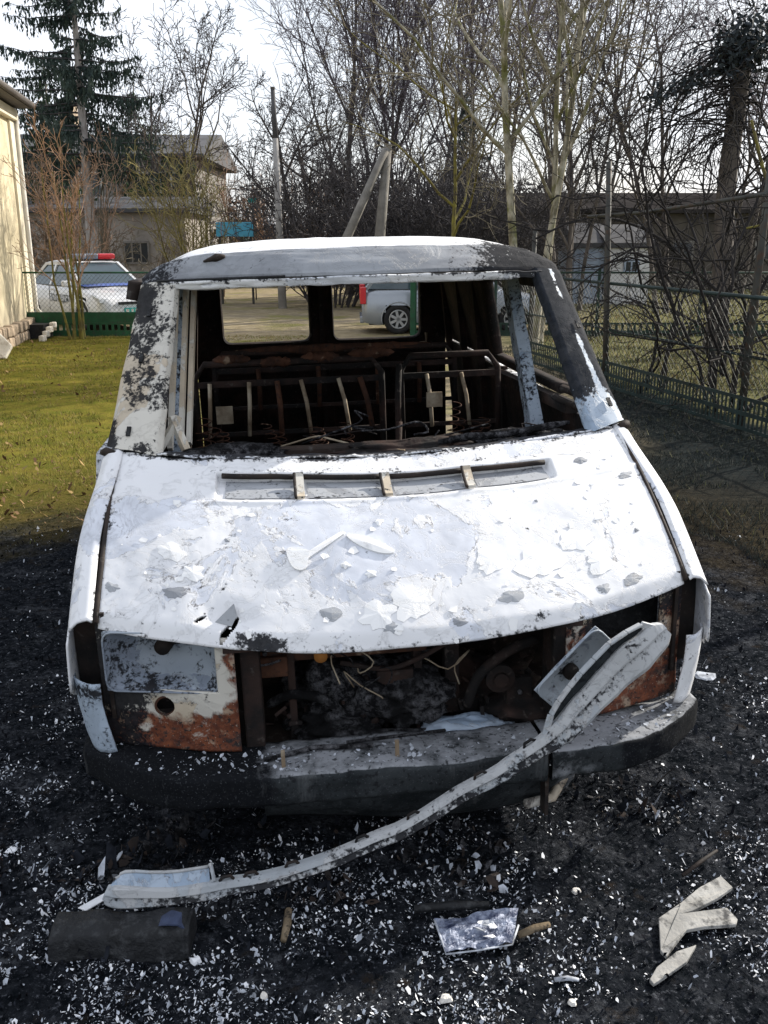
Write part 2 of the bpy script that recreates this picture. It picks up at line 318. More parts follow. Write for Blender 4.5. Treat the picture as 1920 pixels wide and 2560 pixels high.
M['sign_blue'] = simple('blue_board', (0.10, 0.42, 0.60), 0.6, var=0.15, scale=5, dirt=(0.14, 0.40, 0.55))
M['sign_green'] = simple('teal_board', (0.03, 0.30, 0.27), 0.6, var=0.1)
def carpaint(name, c, metal=0.0):
    g = G(name, 0.25, metal, 0.5); g.color(g.mix(g.ramp(g.noise(4, 4), 0.3, 0.7), tuple(q * 0.9 for q in c), c)); g.b.inputs['Coat Weight'].default_value = 0.5; g.b.inputs['Coat Roughness'].default_value = 0.08; return g.m
M['police_white'] = carpaint('car_white', (0.74, 0.75, 0.77))
M['police_blue'] = carpaint('car_blue', (0.035, 0.085, 0.36))
M['silver'] = carpaint('car_silver_grey', (0.30, 0.33, 0.37), 0.35)
M['red_lens'] = carpaint('red_lens', (0.55, 0.02, 0.03))
M['blue_lens'] = carpaint('dull_blue_lens', (0.16, 0.20, 0.27))
M['plate_teal'] = simple('teal_plate', (0.05, 0.36, 0.33), 0.5, var=0.05)
M['lamp_glass'] = carpaint('headlamp_glass', (0.5, 0.53, 0.56))
M['rim'] = simple('wheel_rim', (0.36, 0.37, 0.38), 0.4, 0.6, var=0.1)
M['dark_text'] = simple('dark_lettering', (0.06, 0.07, 0.07), 0.6, var=0.1)
M['flake_white'] = simple('white_flakes', (0.74, 0.75, 0.78), 0.9, var=0.14, scale=30, bump=0)
M['flake_grey'] = simple('blue_grey_flakes', (0.36, 0.385, 0.43), 0.9, var=0.6, scale=26, bump=0)
M['flake_dark'] = simple('charred_flakes', (0.016, 0.018, 0.023), 1.0, var=0.5, scale=30, bump=0, spec=0.0)
M['charcoal'] = simple('charcoal_bits', (0.008, 0.0085, 0.011), 1.0, var=0.5, scale=30, bump=0, spec=0.03)
M['pale_plastic'] = simple('pale_plastic', (0.31, 0.305, 0.29), 0.85, var=0.35, scale=9, bump=0.4, dirt=(0.07, 0.07, 0.07), spec=0.1)
M['chalk'] = simple('chalky_stone', (0.68, 0.65, 0.60), 0.95, var=0.15, scale=25, bump=0.6)
g = G('crumpled_foil', 0.45, 0.2, 0.5); n = g.noise(26, 6, 0.7); g.color(g.mix(g.ramp(n, 0.38, 0.62), (0.02, 0.03, 0.075), (0.30, 0.34, 0.44))); g.bump(g.noise(35, 5), 1.0, 0.02); M['foil'] = g.m
M['tan_stick'] = simple('tan_stick', (0.16, 0.125, 0.085), 0.95, var=0.5, scale=18, bump=0.5, spec=0.05, dirt=(0.03, 0.027, 0.024))
M['grass'] = leafy('lawn_blades', (0.10, 0.12, 0.021), (0.20, 0.18, 0.038))
M['grass_dark'] = leafy('shaded_grass_blades', (0.016, 0.023, 0.022), (0.032, 0.039, 0.033))  # blade colour darkened to carry the shade on the right side
M['grass_far'] = leafy('field_grass_blades', (0.10, 0.11, 0.04), (0.19, 0.165, 0.07))

# ------------------------------------------------------------------ ground: one sheet to the horizon
def gh(x, y):                                          # height of the ground
    p = np.stack([x, y, 0 * x], 1); r = np.hypot(x, y - 6)
    a = (vnoise(p, 1.6, 3, 3) - 0.5) * 0.05 + (vnoise(p, 14, 5, 2) - 0.5) * 0.022
    return a * (1 - ss(r, 14, 40)) - 0.004
ys = np.concatenate([np.linspace(-200, -4, 8), np.linspace(-3.5, 1.0, 10), np.linspace(1.05, 4.4, 150), np.linspace(4.45, 9, 80), np.linspace(9.15, 26, 90), np.linspace(27, 60, 24), [80, 120, 200, 400, 800]])
xs = np.concatenate([[-600, -250, -120, -70], np.linspace(-45, -11, 24), np.linspace(-10, -2.1, 45), np.linspace(-2, 2, 180), np.linspace(2.1, 10, 45), np.linspace(11, 45, 24), [70, 120, 250, 600]])
g = G('ground_surface', 1.0, 0, 0.0)
X = g.xyz(); nA = g.noise(0.55, 6, 0.6); nB = g.noise(3.0, 7, 0.65); nC = g.noise(22, 7, 0.68); nD = g.noise(75, 4, 0.6)
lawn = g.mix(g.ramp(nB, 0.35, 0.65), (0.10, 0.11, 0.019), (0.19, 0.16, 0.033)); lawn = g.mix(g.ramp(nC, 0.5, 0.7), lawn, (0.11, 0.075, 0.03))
shade = g.mix(g.ramp(nB, 0.35, 0.65), (0.013, 0.017, 0.019), (0.029, 0.033, 0.032)); shade = g.mix(g.ramp(nC, 0.5, 0.7), shade, (0.032, 0.028, 0.024))  # right-hand grass, tree shade painted into its colours
yard = g.mix(g.ramp(nB, 0.35, 0.65), (0.21, 0.17, 0.105), (0.34, 0.285, 0.19)); yard = g.mix(g.ramp(g.noise(0.9, 6, 0.65, stretch=(0.35, 1, 1)), 0.5, 0.62), yard, (0.20, 0.17, 0.13)); yard = g.mix(g.ramp(nA, 0.52, 0.66), yard, (0.19, 0.18, 0.07))
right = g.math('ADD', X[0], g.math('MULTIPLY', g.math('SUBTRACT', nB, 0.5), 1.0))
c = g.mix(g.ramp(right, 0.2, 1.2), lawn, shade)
field = g.mix(g.ramp(nB, 0.35, 0.65), (0.10, 0.11, 0.05), (0.19, 0.17, 0.085))
far_r = g.ramp(g.math('ADD', X[1], g.math('MULTIPLY', X[0], 4.0)), 25.6, 26.6)
c = g.mix(g.math('MULTIPLY', far_r, g.ramp(X[0], 1.0, 2.0)), c, field)
c = g.mix(g.math('MULTIPLY', g.ramp(g.math('ADD', X[1], g.math('MULTIPLY', nB, 1.0)), 8.4, 9.6), g.math('MULTIPLY', g.ramp(g.math('ADD', X[0], g.math('MULTIPLY', X[1], 0.22)), -0.3, 0.6), g.ramp(X[0], 2.0, 2.8, 1, 0))), c, yard)
c = g.mix(g.ramp(X[1], 19.2, 20.0), c, g.mix(g.ramp(X[0], 3.5, 6.5), yard, field))
dx = g.math('DIVIDE', g.math('SUBTRACT', X[0], -0.4), 3.6); dy = g.math('DIVIDE', g.math('SUBTRACT', X[1], 2.7), 4.0)
dd = g.math('SQRT', g.math('ADD', g.math('MULTIPLY', dx, dx), g.math('MULTIPLY', dy, dy)))
burn = g.ramp(g.math('ADD', dd, g.math('MULTIPLY', g.math('SUBTRACT', nB, 0.5), 0.55)), 0.82, 1.15, 1, 0)
bc = g.mix(g.ramp(nC, 0.4, 0.62), (0.0045, 0.0058, 0.0075), (0.017, 0.019, 0.023)); bc = g.mix(g.ramp(g.noise(60, 6, 0.7), 0.56, 0.66), bc, (0.075, 0.08, 0.092)); bc = g.mix(g.ramp(g.noise(5, 6, 0.65), 0.52, 0.68, 0, 0.75), bc, g.mix(g.ramp(g.noise(45, 6, 0.7), 0.42, 0.6), (0.012, 0.013, 0.016), (0.085, 0.09, 0.10))); bc = g.mix(g.ramp(g.noise(8, 5, 0.65), 0.60, 0.72), bc, (0.022, 0.018, 0.015))
c = g.mix(g.ramp(g.math('ADD', dd, g.math('MULTIPLY', g.math('SUBTRACT', nC, 0.5), 0.6)), 0.95, 1.55, 0.85, 0), c, g.mix(g.ramp(nC, 0.4, 0.6), (0.022, 0.016, 0.010), (0.06, 0.045, 0.022))); c = g.mix(burn, c, bc); g.color(c)
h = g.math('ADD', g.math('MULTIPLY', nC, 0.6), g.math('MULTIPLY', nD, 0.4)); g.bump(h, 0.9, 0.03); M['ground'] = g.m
def gfn(u, v): return np.stack([u, v, gh(u, v)], 1)
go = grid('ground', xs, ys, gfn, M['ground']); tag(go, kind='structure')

# ------------------------------------------------------------------ tubes for trees, vectorised
def tubes(polys, k):                                   # polys: list of (pts (n,3), radii (n)) -> V, F
    by = {}
    for p, r in polys: by.setdefault(len(p), []).append((p, r))
    VV, FF, base = [], [], 0
    for n, L in by.items():
        P = np.array([a for a, _ in L]); Rr = np.array([b for _, b in L]); m = len(L)
        T = np.gradient(P, axis=1); T /= np.linalg.norm(T, axis=2, keepdims=True) + 1e-9
        ref = np.where(np.abs(T[:, :1, 2:3]) > 0.8, np.array([1.0, 0, 0]), np.array([0, 0, 1.0])); ref = np.broadcast_to(ref, T.shape)
        A = np.cross(T, ref); A /= np.linalg.norm(A, axis=2, keepdims=True) + 1e-9; B = np.cross(T, A)
        an = 2 * np.pi * np.arange(k) / k
        V = P[:, :, None, :] + (A[:, :, None, :] * np.cos(an)[None, None, :, None] + B[:, :, None, :] * np.sin(an)[None, None, :, None]) * Rr[:, :, None, None]
        i = np.arange(m)[:, None, None] * n * k + np.arange(n - 1)[None, :, None] * k; j = np.arange(k)[None, None, :]; j2 = (j + 1) % k
        Fq = np.stack([i + j, i + j2, i + k + j2, i + k + j], -1).reshape(-1, 4) + base
        VV.append(V.reshape(-1, 3)); FF.append(Fq); base += m * n * k
    return np.concatenate(VV), np.concatenate(FF)

def grow(rng, p, d, L, r, lev, S, out):
    n = S['seg'][lev]; pts = [p]; q = p.copy(); d = d / np.linalg.norm(d); ds = [d]
    for i in range(n):
        d = d + rng.normal(0, S['wig'][lev], 3) + np.array([0, 0, S['up'][lev]]); d = d / np.linalg.norm(d); q = q + d * L / n; pts.append(q); ds.append(d)
    pts = np.array(pts); t = np.linspace(0, 1, n + 1); rr = np.maximum(r * (1 - (1 - S['tip'][lev]) * t), S['rmin']); out[lev].append((pts, rr))
    if lev + 1 >= len(S['n']): return
    k = S['n'][lev]; k = int(k) if lev == 0 else max(1, int(round(k * rng.uniform(0.7, 1.3))))
    az0 = rng.uniform(0, 6.28)
    for j in range(k):
        tt = S['t0'][lev] + (1 - S['t0'][lev]) * (j + rng.uniform(0.1, 0.9)) / k; f = tt * n; i = min(int(f), n - 1)
        bp = pts[i] + (pts[i + 1] - pts[i]) * (f - i); bd = ds[min(i + 1, n)]
        az = az0 + j * 2.4 + rng.normal(0, 0.4); an = rad(S['ang'][lev]) * rng.uniform(0.7, 1.25)
        a = np.cross(bd, [0.3, 0.2, 1.0]); a /= np.linalg.norm(a) + 1e-9; b = np.cross(bd, a)
        nd = bd * math.cos(an) + (a * math.cos(az) + b * math.sin(az)) * math.sin(an)
        ln = L * S['ratio'][lev] * (1 - S['fall'][lev] * tt) * rng.uniform(0.7, 1.25)
        br = max(S['rmin'], min(rr[min(i, n)] * 0.8, r * S['rr'][lev]))
        grow(rng, bp, nd, ln, br, lev + 1, S, out)

BASE = dict(seg=[8, 7, 6, 5, 3], wig=[0.05, 0.09, 0.12, 0.14, 0.15], up=[0.03, 0.05, 0.04, 0.02, 0.0], tip=[0.35, 0.25, 0.3, 0.4, 0.6], rmin=0.007,
            n=[9, 8, 8, 6, 0], t0=[0.25, 0.2, 0.15, 0.12], ang=[45, 45, 45, 45], ratio=[0.6, 0.5, 0.5, 0.5], fall=[0.45, 0.45, 0.4, 0.3], rr=[0.5, 0.55, 0.55, 0.6])
def tree(name, label, x, y, height, r, S, seed, bark, twig, stems=1, spread=0.12, group=None, lean=(0, 0), cat='tree', split=2, foot=None):
    S = {**BASE, **S}; S['n'] = list(S['n']); rng = np.random.default_rng(seed)
    if S['n'][-1] != 0: S['n'].append(0)
    out = [[] for _ in S['n']]; root = empty(name, (x, y, 0)); tag(root, label, cat, group)
    for s in range(stems):
        a = 6.28 * s / stems + rng.uniform(0, 1); sp = spread * rng.uniform(0.5, 1.3) if stems > 1 else 0
        off = np.array([math.cos(a), math.sin(a), 0]) * (foot if foot else r * 1.1) * (stems > 1)
        d = np.array([math.cos(a) * sp + lean[0], math.sin(a) * sp + lean[1], 1.0])
        grow(rng, np.array([0, 0, -0.12]) + off, d, height * rng.uniform(0.85, 1.08), r * rng.uniform(0.8, 1.1), 0, S, out)
    lo = [q for l in out[:split] for q in l]; hi = [q for l in out[split:] for q in l]
    for q in out[0]: q[1][0] *= 1.35
    V, Fq = tubes(lo, 7); obj_np('trunk' if cat == 'tree' else 'stem', V, Fq, bark, root, True)
    if hi:
        V, Fq = tubes(hi, 3); obj_np('crown' if cat == 'tree' else 'twigs', V, Fq, twig, root, True)
    return root

# ------------------------------------------------------------------ big structures
def building(name, label, x0, x1, y0, y1, h, wall, roof, rise, over=0.35, ridge='x', cat='building'):
    root = empty(name, ((x0 + x1) / 2, (y0 + y1) / 2, 0)); tag(root, label, cat); w, d = (x1 - x0) / 2, (y1 - y0) / 2
    MB().box((0, 0, h / 2 - 0.1), (2 * w, 2 * d, h + 0.2)).build('wall', wall, root)
    m = MB()
    if ridge == 'x': P = [(-d - over, h + 0.01), (d + over, h + 0.01), (d + over, h + 0.16), (0, h + rise), (-d - over, h + 0.16)]; m.prism(P, 0, -w - over, w + over)
    else: P = [(-w - over, h + 0.01), (w + over, h + 0.01), (w + over, h + 0.16), (0, h + rise), (-w - over, h + 0.16)]; m.prism(P, 1, -d - over, d + over)
    m.build('roof', roof, root); return root
def front_window(root, cx, y, cz, w, h, frame=None, n=2):
    """window in a wall that faces -Y; coordinates local to root"""
    m = MB(); t = 0.07
    m.ring_plate([(cx - w / 2, cz - h / 2), (cx + w / 2, cz - h / 2), (cx + w / 2, cz + h / 2), (cx - w / 2, cz + h / 2)],
                 [(cx - w / 2 + t, cz - h / 2 + t), (cx + w / 2 - t, cz - h / 2 + t), (cx + w / 2 - t, cz + h / 2 - t), (cx - w / 2 + t, cz + h / 2 - t)], 1, y - 0.05, y + 0.02)
    for i in range(1, n): m.box((cx - w / 2 + w * i / n, y - 0.02, cz), (0.05, 0.05, h - 2 * t))
    f = m.build('window', frame or M['white_frame'], root)
    MB().box((cx, y - 0.006, cz), (w - 0.1, 0.02, h - 0.1)).build('pane', M['glass'], f)

# yellow house at the left edge
hx, hy = -7.66, 20.0; hd = Vector((0.80, -4.9)).normalized(); hang = math.atan2(hd.x, -hd.y)     # wall runs towards the camera
house = empty('yellow_house', (hx, hy, 0), (0, 0, hang)); tag(house, 'cream yellow rendered house with tin eaves, its corner beside the police car', 'house')
# local: wall face at x=0, running along -y from 0 to -10, house body to -x
MB().box((-3.5, -5.0, 2.25), (7.0, 10.0, 4.7)).build('wall', M['cream'], house)
MB().box((0.0, -0.17, 2.15), (0.10, 0.36, 4.3)).build('corner_pilaster', M['cream_trim'], house, 0.01)
MB().box((0.03, -5.0, 4.42), (0.20, 10.2, 0.22)).build('cornice', M['cream_trim'], house, 0.02)
m = MB(); m.prism([(0.40, 4.56), (0.40, 4.70), (-3.5, 6.4), (-7.4, 4.70), (-7.4, 4.56), (-3.5, 4.615)], 1, -10.4, 0.15); m.build('roof', M['tin'], house)
MB().tube([(0.44, 0.12, 4.62), (0.44, -10.4, 4.62)], 0.06, 8).build('gutter', M['tin'], house)
MB().tube([(0.09, 0.06, 4.4), (0.09, 0.06, 0.55), (0.16, 0.12, 0.42), (0.30, 0.2, 0.32)], 0.05, 8).build('downpipe', M['white_frame'], house)
rr = random.Random(4); stones = None
for k in range(26):
    y = -0.15 - k * 0.36 - rr.uniform(0, 0.05)
    for row in range(2):
        s = MB(); s.box((0, 0, 0), (0.16 + rr.uniform(0, 0.07), 0.33 + rr.uniform(-0.04, 0.02), 0.20 + rr.uniform(-0.03, 0.02)))
        s.build('stone', M['stone'], house, 0.03, loc=(0.06, y - row * 0.15, 0.08 + row * 0.21), rot=(rr.uniform(-.06, .06), rr.uniform(-.05, .05), rr.uniform(-.08, .08)))
for yy in (-3.95, -6.9):
    m = MB(); o_ = [(yy - 0.62, 1.66), (yy + 0.62, 1.66), (yy + 0.62, 3.0), (yy - 0.62, 3.0)]; i_ = [(yy - 0.48, 1.79), (yy + 0.48, 1.79), (yy + 0.48, 2.87), (yy - 0.48, 2.87)]
    m.ring_plate(o_, i_, 0, -0.02, 0.07); m.box((0.02, yy, 2.33), (0.05, 0.06, 1.08)); f = m.build('window', M['cream_trim'], house); MB().box((0.01, yy, 2.33), (0.02, 0.97, 1.10)).build('pane', M['glass'], f)
slab = MB(); slab.prism([(-0.30, 0), (0.24, -0.02), (0.36, 0.22), (0.12, 0.50), (-0.20, 0.42)], 1, -0.06, 0.06)
o = slab.build('stone_slab', M['white_slab'], None, 0.02, loc=(-6.75, 15.55, 0.0), rot=(rad(-28), 0, rad(12))); tag(o, 'whitewashed broken slab leaning by the yellow house wall', 'slab')
dr = empty('drain_grate', (-7.22, 19.1, 0)); tag(dr, 'dark drain opening with pale edging at the house corner', 'drain')
MB().box((0, 0, 0.12), (0.42, 0.5, 0.34)).build('opening', M['black'], dr); 
for i in range(4): MB().box((0.30, 0.05 - i * 0.22, 0.26 - i * 0.07), (0.10, 0.20, 0.12)).build('edging_stone', M['white_slab'], dr, 0.02)

# grey house behind the spruce and its low annex
gb = building('grey_house', 'grey plastered two storey house behind the tall spruce', -19.5, -8.9, 45, 54, 5.7, M['grey_wall'], M['roof_dark'], 1.5, 0.6)
for cx in (-4.2, -2.2, 0.4, 2.6, 4.2):
    front_window(gb, cx, -4.5, 4.4, 1.1, 1.4); front_window(gb, cx, -4.5, 1.6, 1.1, 1.4)
MB().box((-2.0, 0.5, 7.9), (0.8, 0.8, 1.8)).build('chimney', M['stone'], gb)
ga = building('annex_house', 'low stained plaster annex with one wide window behind the spruce trunk', -15.5, -7.6, 36, 41, 3.0, M['annex_wall'], M['roof_dark'], 0.7, 0.3)
front_window(ga, 2.05, -2.5, 1.55, 1.0, 0.85, M['grey_wall'], 3); front_window(ga, -2.3, -2.5, 1.55, 1.0, 0.9, M['grey_wall'], 3)
# far sheds on the right
sh = building('white_shed', 'small white shed with one dark window beyond the chain link fence', 7.15, 8.55, 30, 33, 1.75, M['shed_white'], M['roof_dark'], 0.75, 0.12, 'x', 'shed')
front_window(sh, 0.10, -1.5, 1.18, 0.5, 0.42, M['shed_blue'], 2)
bs = building('blue_grey_shed', 'blue grey lean shed attached left of the white one', 6.15, 7.12, 30.2, 33, 1.75, M['shed_blue'], M['roof_dark'], 0.8, 0.1, 'x', 'shed')
MB().box((0.0, -1.42, 0.8), (0.6, 0.05, 1.6)).build('door', M['shed_blue'], bs)
bn = building('long_barn', 'long dark board barn with shallow roof behind the white shed', 5.5, 19, 40, 47, 3.1, M['barn'], M['barn_roof'], 1.0, 0.4, 'x', 'barn')
for cx in (-3.5, 0.5, 4.0): front_window(bn, cx, -3.5, 1.6, 0.9, 0.8, M['old_wood'], 2)
# far wooden fence across the yard (seen through the van's rear windows)
wf = empty('board_fence', (0, 42, 0)); tag(wf, 'old brown board fence across the far side of the yard', 'fence')
rr = random.Random(8)
bm_ = []
for v in range(4): m = MB(); m.box((0, 0, 0.62), (0.20, 0.03, 1.1 + 0.12 * v)); bm_.append(m)
me_ = []
for m in bm_:
    me = bpy.data.meshes.new('board'); me.from_pydata(m.v, [], m.f); me.materials.append(M['brown_wood']); me_.append(me)
for i in range(110):
    b = bpy.data.objects.new('board', rr.choice(me_)); b.location = (-11 + i * 0.222, rr.uniform(-.02, .02), rr.uniform(-.05, .03)); b.rotation_euler = (0, rr.uniform(-.03, .03), 0); link(b, wf)
MB().bar((-11, 0.05, 0.3), (13.4, 0.05, 0.3), 0.05, 0.1).build('rail', M['brown_wood'], wf); MB().bar((-11, 0.05, 0.95), (13.4, 0.05, 0.95), 0.05, 0.1).build('rail', M['brown_wood'], wf)
for i in range(9): MB().box((-10.5 + i * 2.9, -0.06, 0.75), (0.13, 0.1, 1.5)).build('post', M['concrete'], wf)

# poles
up = empty('utility_pole', (-3.08, 28, 0)); tag(up, 'slim pale concrete utility pole standing alone left of the big bare tree', 'pole')
MB().tube([(0.0, 0, -0.2), (-0.03, 0, 2.5), (-0.06, 0, 4.8)], [0.13, 0.105, 0.08], 8).build('shaft', M['concrete'], up); MB().tube([(-0.06, 0, 4.8), (-0.09, 0, 6.1)], [0.078, 0.06], 8).build('upper_shaft', M['roof_dark'], up)
MB().box((-0.09, 0, 6.13), (0.12, 0.12, 0.06)).build('cap', M['tin'], up)
ap = empty('braced_pole', (-0.18, 25, 0)); tag(ap, 'weathered wooden pole with a slanting brace in front of the bare trees', 'pole')
MB().tube([(-0.06, 0, -0.2), (0.06, 0, 2.0), (0.28, 0, 4.35)], [0.16, 0.145, 0.11], 9).build('shaft', M['old_wood'], ap)
MB().tube([(-1.75, -0.2, -0.1), (-0.85, -0.13, 1.95), (0.22, -0.13, 4.2)], [0.14, 0.125, 0.10], 9).build('brace', M['old_wood'], ap)
for s in (-1, 1): MB().tube([(0.28 + s * 0.05, 0, 4.25), (0.28 + s * 0.22, 0, 4.32), (0.28 + s * 0.24, 0, 4.45)], [0.02, 0.03, 0.045], 7).build('insulator', M['black'], ap)
sg = empty('blue_board', (-4.75, 30, 0)); tag(sg, 'plain faded blue rectangular board on posts far behind the roof', 'board')
MB().box((0, 0, 2.32), (1.18, 0.06, 0.44)).build('panel', M['sign_blue'], sg, 0.01)
for s in (-1, 1): MB().box((s * 0.5, 0.06, 1.25), (0.07, 0.06, 2.5)).build('leg', M['post'], sg)
MB().box((-0.42, -0.034, 2.32), (0.05, 0.01, 0.42)).build('seam', M['shed_blue'], sg)
s2 = empty('teal_sign', (-4.5, 32.5, 0)); tag(s2, 'tiny teal plate on a thin post above the blue board', 'sign'); MB().box((0, 0, 3.3), (0.27, 0.05, 0.14)).build('panel', M['sign_green'], s2); MB().tube([(0, 0.05, -0.1), (0, 0.05, 3.3)], 0.025, 6).build('leg', M['post'], s2)

# ------------------------------------------------------------------ fences
def ribbon(m, a, b, z0, z1, pitch=0.085, rows=1, th=0.006):
    """perforated metal strip between a and b (2D), real holes"""
    a, b = Vector(a), Vector(b); L = (b - a).length; d = (b - a) / L; n = int(L / pitch); M3 = Matrix.Rotation(math.atan2(d.y, d.x), 3, 'Z'); h = (z1 - z0) / rows
    for r_ in range(rows + 1):
        z = z0 + r_ * h; w = h * 0.30 if 0 < r_ < rows else h * 0.24
        c = (a + b) / 2; m.box((c.x, c.y, z), (L, th, w), M3)
    for r_ in range(rows):
        for i in range(n + 1):
            q = a + d * (i * pitch); m.box((q.x, q.y, z0 + (r_ + 0.5) * h), (pitch * 0.42, th * 0.9, h), M3)
def chain(a, b, z0, z1, cell=0.075, r=0.0026):
    a, b = np.array(a, float), np.array(b, float); L = np.linalg.norm(b - a); d = (b - a) / L; H = z1 - z0; out = []; s = cell * 1.35
    for k in range(int((L + H) / s) + 1):
        for sg_ in (1, -1):
            t0 = k * s - H; t1 = k * s; p0, p1 = max(t0, 0), min(t1, L)
            if p1 <= p0: continue
            za = (p0 - t0); zb = (p1 - t0)
            if sg_ < 0: za, zb = H - za, H - zb
            out.append((np.array([[*(a + d * p0), z0 + za], [*(a + d * p1), z0 + zb]]), np.array([r, r])))
    return tubes(out, 3)
# right fence, running away from the camera
A0, B0 = (4.72, 5.2), (2.27, 15.2); fa, fb = Vector(A0), Vector(B0); fd = (fb - fa).normalized()
rf = empty('chain_link_fence', (0, 0, 0)); tag(rf, 'dark chain link fence with tall posts and perforated strips running along the right side', 'fence')
V, Fq = chain(A0, B0, 0.25, 1.36); o = obj_np('wire_mesh', V, Fq, M['wire'], rf); o['kind'] = 'stuff'
m = MB(); ribbon(m, A0, B0, 0.05, 0.36, 0.07, 2); m.build('perforated_strip', M['green_dark'], rf)
fa2, fb2 = fa + Vector((0.03, 0)), fb + Vector((0.03, 0))
for z0_, z1_, r_ in ((1.36, 1.40, 0.022), (0.78, 0.80, 0.014)): MB().tube([(*fa2, z0_), (*fb2, z1_)], r_, 7).build('rail', M['green_dark'], rf)
MB().tube([(2.80, 13.0, 2.25), (3.17, 11.5, 2.26), (3.72, 9.3, 2.36)], 0.022, 7).build('top_bar', M['post'], rf)
for t, hgt, lx in ((1.0, 2.6, 0), (4.28, 3.25, 0.02), (7.3, 2.9, -0.16), (10.0, 2.1, 0)):
    q = fa + fd * t + Vector((0.05, 0)); MB().tube([(q.x, q.y, -0.2), (q.x + lx * 0.5, q.y, hgt / 2), (q.x + lx, q.y, hgt)], [0.042, 0.04, 0.036], 8).build('post', M['post'], rf)
# back fence across, with a gateway behind the van
for xa, xb, lab, nm in ((-7.6, -4.2, 'green wire fence with perforated kick strip in front of the police car', 'M'), (0.66, 2.2, 'short green fence length beside the gateway in front of the grey car', 'G'), (2.35, 11.0, 'green back fence with perforated strip beyond the side chain link', 'R')):
    gm = M['green_faded'] if nm == 'R' else M['green_paint']
    bf = empty('green_fence', ((xa + xb) / 2, 19.5, 0)); tag(bf, lab, 'fence'); hw = (xb - xa) / 2
    V, Fq = chain((-hw, 0), (hw, 0), 0.45, 1.3, 0.07, 0.003); o = obj_np('wire_mesh', V, Fq, M['wire'], bf); o['kind'] = 'stuff'
    m = MB(); ribbon(m, (-hw, 0), (hw, 0), 0.10, 0.26, 0.13, 1, 0.01); m.build('perforated_strip', gm, bf)
    MB().box((0, 0, 0.035), (2 * hw, 0.02, 0.11)).build('kick_board', gm, bf)
    if nm == 'M':
        MB().box((0, 0.004, 0.39), (2 * hw, 0.012, 0.22)).build('sheet_strip', gm, bf)
    MB().tube([(-hw, 0, 1.31), (hw, 0, 1.31)], 0.02, 6).build('rail', gm, bf)
    for i in range(int(hw) + 1):
        px = -hw + 2 * hw * i / max(1, int(hw)); MB().box((px, -0.03, 0.66), (0.055, 0.05, 1.5)).build('post', gm, bf)
gp = empty('gate_post', (0.60, 19.3, 0)); tag(gp, 'bright green square gate post in front of the grey car', 'post')
MB().box((0, 0, 0.9), (0.10, 0.10, 2.0)).build('shaft', M['green_paint'], gp, 0.01); MB().box((0, 0, 1.92), (0.12, 0.12, 0.04)).build('cap', M['green_paint'], gp); MB().box((-0.07, 0, 1.3), (0.05, 0.03, 0.12)).build('hinge', M['green_paint'], gp)

# ------------------------------------------------------------------ cars
def wheel(parent, x, y, s, r=0.32):
    w = MB(); k = 24; prof = [(r * 0.62, -0.09), (r * 0.95, -0.10), (r, -0.06), (r, 0.06), (r * 0.95, 0.10), (r * 0.62, 0.09)]; vs = []; fs = []
    for i in range(k):
        a = 2 * math.pi * i / k
        for q, t in prof: vs.append((x + q * math.cos(a), y + t, r + q * math.sin(a)))
    n = len(prof)
    for i in range(k):
        for j in range(n): fs.append((i * n + j, i * n + (j + 1) % n, ((i + 1) % k) * n + (j + 1) % n, ((i + 1) % k) * n + j))
    w.add(vs, fs, True); wh = w.build('wheel', M['rubber'], parent)
    c = MB(); yy = y + s * 0.07; c.add([(x + r * .63 * math.cos(2 * math.pi * i / k), yy, r + r * .63 * math.sin(2 * math.pi * i / k)) for i in range(k)], [tuple(range(k))]); c.build('wheel_well', M['black'], wh)
    c = MB()
    for i in range(7):
        a = 2 * math.pi * i / 7; c.bar((x, yy + s * 0.012, r), (x + r * .6 * math.cos(a), yy + s * 0.012, r + r * .6 * math.sin(a)), 0.02, 0.055, up=(-math.sin(a), 0, math.cos(a)))
    c.tube([(x + r * .60 * math.cos(2 * math.pi * i / k), yy + s * 0.01, r + r * .60 * math.sin(2 * math.pi * i / k)) for i in range(k)], 0.018, 6, closed=True)
    c.build('rim', M['rim'], wh)
def arch_cut(cx, r, x, z): return (x - cx) ** 2 + (z - 0.33) ** 2 < r * r
